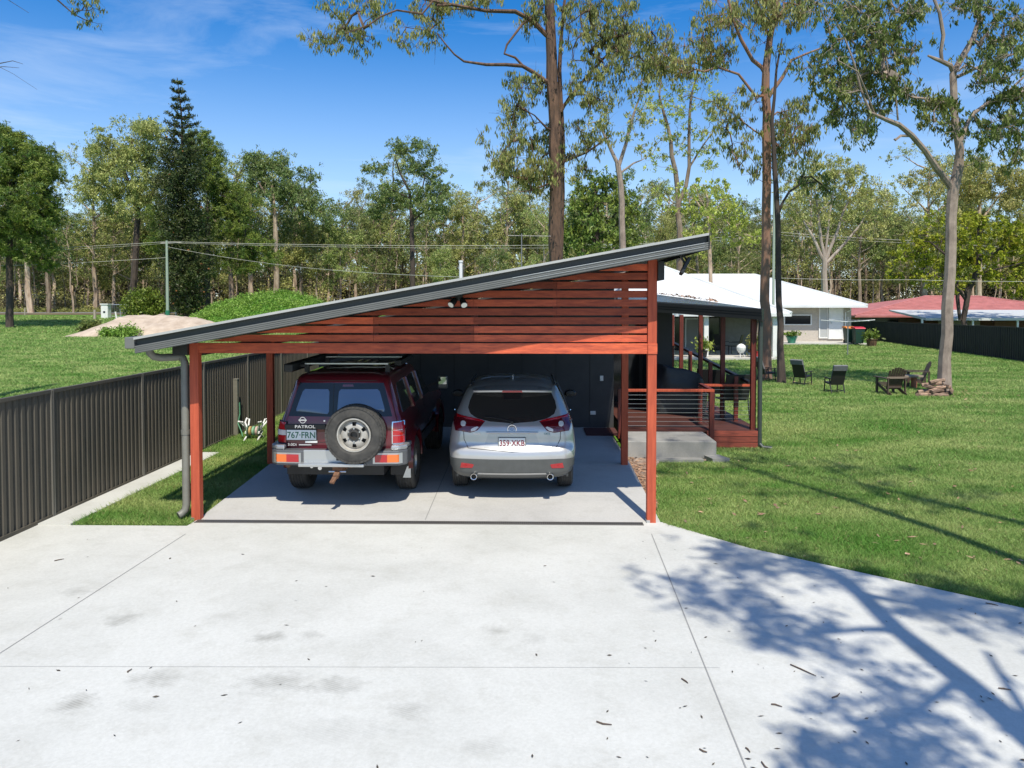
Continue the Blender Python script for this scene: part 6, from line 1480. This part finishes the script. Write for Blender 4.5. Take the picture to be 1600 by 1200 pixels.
# ------------------------------------------------------------------ on the verandah: covered barbecue and sling chairs
m_cover = mat('vinyl_cover', (.014, .015, .017), .42, col2=(.024, .025, .027), scale=4, bump=.6, bscale=3)
a = P(1062, 640, 18.1); t = thing('covered_barbecue', 'large lumpy black vinyl cover over a barbecue behind the cable balustrade', 'barbecue cover', (a.x, 17.6, DZ))
mb = MB(); nx, nz_ = 22, 12; r = R_(5)
for j in range(nz_ + 1):
    z = DZ + .02 + 1.0 * j / nz_
    for i in range(nx):
        an = 2 * math.pi * i / nx; f = 1 - .25 * (j / nz_) ** 3 + .05 * math.sin(5 * an + j * .5); ex = .62 * abs(math.cos(an)) ** .5 * math.copysign(1, math.cos(an)); ey = .32 * abs(math.sin(an)) ** .5 * math.copysign(1, math.sin(an))
        mb.v.append((a.x + ex * f + r.normal(0, .008), 18.2 + ey * f + r.normal(0, .008), z + (.12 * math.cos(an) * (-1) * (j / nz_))))
for j in range(nz_):
    for i in range(nx): mb.f.append((j * nx + i, j * nx + (i + 1) % nx, (j + 1) * nx + (i + 1) % nx, (j + 1) * nx + i))
mb.f.append(tuple(nz_ * nx + i for i in range(nx)))
mb.build('cover', m_cover, t, smooth=True)
m_sling = mat('black_sling', (.018, .018, .019), .6)
def sling(lab, x, y, rz):
    t = thing('sling_chair', lab, 'chair', group='black sling chairs on the verandah'); B_ = lambda n, mb, m_=m_sling: mb.build(n, m_, t, world=False)
    B_('seat', MB().box((-.26, -.24, .42), (.26, .26, .45))); B_('backrest', MB().bar((0, -.25, .45), (0, -.42, 1.0), .52, .025, (0, 1, 0)))
    for s in (-1, 1):
        B_('leg', MB().tube([(s * .28, .30, 0), (s * .28, .24, .62), (s * .28, -.30, .64)], .016, 6)); B_('leg', MB().tube([(s * .28, -.36, 0), (s * .28, -.26, .45), (s * .27, -.43, 1.02)], .016, 6))
    t.location = (x, y, DZ); t.rotation_euler = (0, 0, rz)
a = P(1140, 650, 17.4); sling('black sling chair nearest the corner post on the verandah', a.x, 17.3, rad(8))
a = P(1112, 650, 18.4); sling('black sling chair further back on the verandah beside the barbecue cover', a.x, 18.6, rad(-15))
# ------------------------------------------------------------------ far left: road, sand, mound, pole, pillars
ys_ = [104.5, 107.5]; rd = MB()
for x0, x1 in ((-300, -44),): rd.quad((x0, 103.4, gz(0, 103.4) + .05), (x1, 103.4, gz(0, 103.4) + .05), (x1, 107, gz(0, 107) + .05), (x0, 107, gz(0, 107) + .05))
rd.build('road', m_road, kind='structure', fix=False)
def mound(name, px0, px1, py_top, y, depth, mat_, seed, kind, prof=None, ztop_=None):
    a, b_ = P(px0, 500, y).x, P(px1, 500, y).x; h = P(0, py_top, y).z - gz(0, y - depth / 2); r = R_(seed); nx, ny = 60, 22; mb = MB()
    for j in range(ny + 1):
        for i in range(nx + 1):
            u, v = i / nx, j / ny; x = a + (b_ - a) * u; yy_ = y - depth / 2 + depth * v
            e = math.sin(math.pi * u) ** .55 * math.sin(math.pi * v) ** .7 if prof is None else prof(u) * math.sin(math.pi * v) ** .7
            e *= .86 + .30 * mnoise.noise(Vector((x * .35, yy_ * .35, seed))) + .14 * mnoise.noise(Vector((x * 1.1, yy_ * 1.1, seed))) + .06 * mnoise.noise(Vector((x * 3, yy_ * 3, seed)))
            mb.v.append((x, yy_, gz(x, yy_) - .05 + h * e))
    for j in range(ny):
        for i in range(nx): k = j * (nx + 1) + i; mb.f.append((k, k + 1, k + nx + 2, k + nx + 1))
    return mb.build(name, mat_, smooth=True, kind=kind, fix=False)
sp_ = lambda u: (min(1, u / .28)) ** .9 * (1 if u < .75 else max(0, (1 - u) / .25) ** .5)
mound('sand_pile', 134, 352, 493, 64, 9, m_sand, 3, 'structure', sp_)
mound('weedy_mound', 300, 545, 457, 74, 10, m_lawn, 8, 'structure', lambda u: math.sin(math.pi * min(1, u * 1.0)) ** .75)
def cover_with(name, mat_, objname, n, L, W, seed, lift=.12):
    me = bpy.data.objects[objname].data; co = np.empty(len(me.vertices) * 3, np.float32); me.vertices.foreach_get('co', co); co = co.reshape(-1, 3)
    r = R_(seed); base = co[r.integers(0, len(co), n // 20)]; C = np.repeat(base, 20, 0) + r.normal(0, 1, (len(base) * 20, 3)) * np.array([.35, .35, .12]) + np.array([0, 0, lift])
    fast_mesh(name, leaves(C, L, W, r, -.15), 4, mat_, 'stuff')
cover_with('mound_weeds', m_mound, 'weedy_mound', 60000, .20, .07, 9, .08)
def bush(name, label, px, py, y, rx, rz_, n, lm, seed, L=.3, W=.15):
    c = P(px, py, y); g = GX(px, y); t = thing(name, label, 'shrub', g); r = R_(seed)
    D_ = r.normal(0, 1, (n // 12, 3)); D_ /= np.linalg.norm(D_, axis=1)[:, None]; D_ *= r.uniform(.45, 1, (len(D_), 1))
    C = np.repeat(np.array([c.x, y, c.z]) + D_ * np.array([rx, rx * .8, rz_]), 12, 0) + r.normal(0, .16 * rx ** .5, (len(D_) * 12, 3)); C[:, 2] = np.maximum(C[:, 2], g.z + .05)
    fast_mesh('foliage', leaves(C, L, W, r, .1), 4, lm, None, t)
    mb = MB()
    for _ in range(9): e = Vector((c.x + r.normal(0, rx * .5), y + r.normal(0, rx * .3), c.z + r.uniform(0, rz_ * .6))); mb.tube([g, g.lerp(e, .5) + Vector((0, 0, .1)), e], [.05, .035, .015], 5)
    mb.build('stems', m_barkdark, t)
bush('leafy_shrub', 'rounded leafy shrub beside the green utility pole near the road', 226, 478, 86, 2.5, 2.0, 5200, m_bushleaf, 61)
bush('leafy_shrub', 'small pale green weed clump growing at the front foot of the sand pile, right one', 198, 519, 59.5, 1.1, .45, 1400, m_mound, 62, .22, .08)
bush('leafy_shrub', 'low pale green weed clump in front of the sand pile, left of the other clump', 170, 521, 59.8, .8, .40, 1000, m_mound, 63, .22, .08)
bush('leafy_shrub', 'dark leafy plant at the left end of the sand pile', 140, 511, 63, .9, .5, 1100, m_gumdark, 64, .26, .12)
g = GX(262, 78); tz = P(262, 376, 78).z; t = thing('utility_pole', 'pale green wooden utility pole standing left of the norfolk pine', 'utility pole', g)
MB().tube([g - Vector((0, 0, .2)), (g.x, 78, tz)], [.16, .11], 10).build('pole', mat('pole_green_grey', (.30, .36, .28), .7, col2=(.28, .34, .28), scale=2), t)
MB().bar((g.x - .6, 78, tz - .25), (g.x + 1.4, 78.2, tz - .15), .1, .12).build('crossarm', mat('crossarm_grey', (.35, .33, .3), .8), t)
MB().tube([g, (g.x, 78, g.z + 1.4)], .215, 10).build('base_band', mat('band_green', (.02, .16, .09), .6), t)
P0 = Vector((g.x, 78, tz - .1))
p2 = P(1208, 205, 44); g2 = GX(1208, 44); t = thing('utility_pole', 'thin pale green pole squeezed between the red brown and slender trunks', 'utility pole', g2)
MB().tube([g2, (g2.x, 44, p2.z)], [.08, .06], 8).build('pole', MATS['pole_green_grey'], t)
def wire(label, pts, r_=.028):
    P2 = []
    for a, b_ in zip(pts[:-1], pts[1:]):
        for i in range(10): f = i / 10; q = a.lerp(b_, f); P2.append(q - Vector((0, 0, 4 * f * (1 - f) * .006 * (b_ - a).length)))
    P2.append(pts[-1]); o = MB().tube(P2, r_ * .6, 4).build('power_line', m_wire); tag(o, label, 'power line', 'overhead power lines')
m_wire = mat('wire_grey', (.52, .50, .44), .5)
wire('upper overhead wire running left to right across the trees behind the carport', [P(-60, 392, 78), P0, P(1000, 381, 80), P(1210, 362, 80), P(1430, 376, 84), P(1700, 392, 90)], .03)
wire('second wire just beneath the upper one across the middle of the forest', [P(0, 394, 80), P0 + Vector((.3, .3, -.1)), P(1000, 386, 82), P(1210, 366, 82), P(1430, 380, 86)], .02)
wire('lower wire on the far left ending at the green utility pole', [P(-60, 417, 76), P0 - Vector((0, 0, 1.6))], .028)
wire('lower sagging wire passing behind the left half of the carport roof', [P0 - Vector((0, 0, .5)), P(400, 409, 72), P(720, 433, 46)], .024)
wire('service wire running right from the slender trunk over the white roof', [P(1120, 433, 44), P(1208, 434, 44), P(1420, 437, 46), P(1750, 438, 50)], .018)
# gate pillars, gate, small posts
def pillar(px, w_, py0, py1, y, lab):
    a, b_ = P(px, py0, y), GX(px, y); t = thing('gate_pillar', lab, 'pillar', b_)
    MB().box((b_.x - w_, y - w_, b_.z - .1), (b_.x + w_, y + w_, a.z)).build('shaft', m_white, t, bevel=.03); MB().box((b_.x - w_ * 1.2, y - w_ * 1.2, a.z), (b_.x + w_ * 1.2, y + w_ * 1.2, a.z + .12)).build('cap', m_white, t)
    return t, b_, a
t, b_, a = pillar(166, .40, 476, 500, 90, 'white rendered gate pillar with small dark letter slot by the road')
MB().box((b_.x - .12, 89.57, a.z - .95), (b_.x + .12, 89.61, a.z - .75)).build('letter_slot', m_black, t)
pillar(209, .32, 477, 498, 91, 'second white gate pillar partly hidden behind the leafy shrub')
t = thing('wire_gate', 'pale tubular wire gate between the two white pillars', 'gate', GX(188, 90.5)); mb = MB(); a, b_, = P(171, 476, 90.5), P(205, 476, 90.5); zb = gz(0, 90)
mb.tube([a, b_], .05, 6).tube([(a.x, 90.5, zb + .2), (b_.x, 90.5, zb + .2)], .04, 6).tube([(P(188, 476, 90.5).x, 90.5, zb), P(188, 476, 90.5)], .05, 6)
mb.build('frame', m_alu, t); mb = MB()
for i in range(14): x = a.x + (b_.x - a.x) * i / 13; mb.tube([(x, 90.5, zb + .2), (x, 90.5, a.z)], .012, 4)
mb.build('mesh_wires', m_alu, t)
t = thing('wire_gate', 'small pale pipe frame gate right of the utility pole', 'gate', GX(300, 92)); mb = MB(); a, b_ = P(291, 478, 92), P(309, 478, 92); zb = gz(0, 92)
for q in (a, b_): mb.tube([(q.x, 92, zb), q], .05, 6)
mb.tube([a, b_], .05, 6).tube([a - Vector((0, 0, .5)), b_ - Vector((0, 0, .5))], .03, 6); mb.build('frame', m_alu, t)
for px, py0, lean, lab in ((39, 481, 0, 'short pale timber post standing on the far left of the field'), (148, 484, 0, 'weathered grey stump post left of the white pillar'), (183, 487, -.2, 'leaning white post right of the white pillar'), (256, 488, .2, 'leaning white post at the foot of the utility pole'), (278, 482, -.45, 'white post leaning away right of the utility pole')):
    y = 87 if px > 100 else 98; b_ = GX(px, y); a = P(px, py0, y); w_ = .14 if px == 148 else .09
    o = MB().tube([b_ - Vector((0, 0, .2)), (a.x + lean, y, a.z)], [w_ * 1.1, w_], 7).build('timber_post', m_barkpale if px < 160 else m_white); tag(o, lab, 'post')

pts = []; r = R_(121)
for i in range(520):
    y = 8 * (5.5) ** r.random(); x = r.uniform(2, .62 * y + 1)
    if not right_lawn(np.array([x]), np.array([y]))[0]: continue
    pts.append((x, y, gz(x, y) + .02))
for cx_, cy_, n_, s_ in ((9.6, 30, 260, .75), (13.6, 25.2, 220, .9), (9.5, 28.4, 60, .5)):
    for i in range(n_): pts.append((cx_ + r.normal(0, s_), cy_ + r.normal(0, s_) - .2, .03))
scatter('lawn_leaf_litter', m_litter, pts, .085, seed=33, lift=.015, flat=.5)
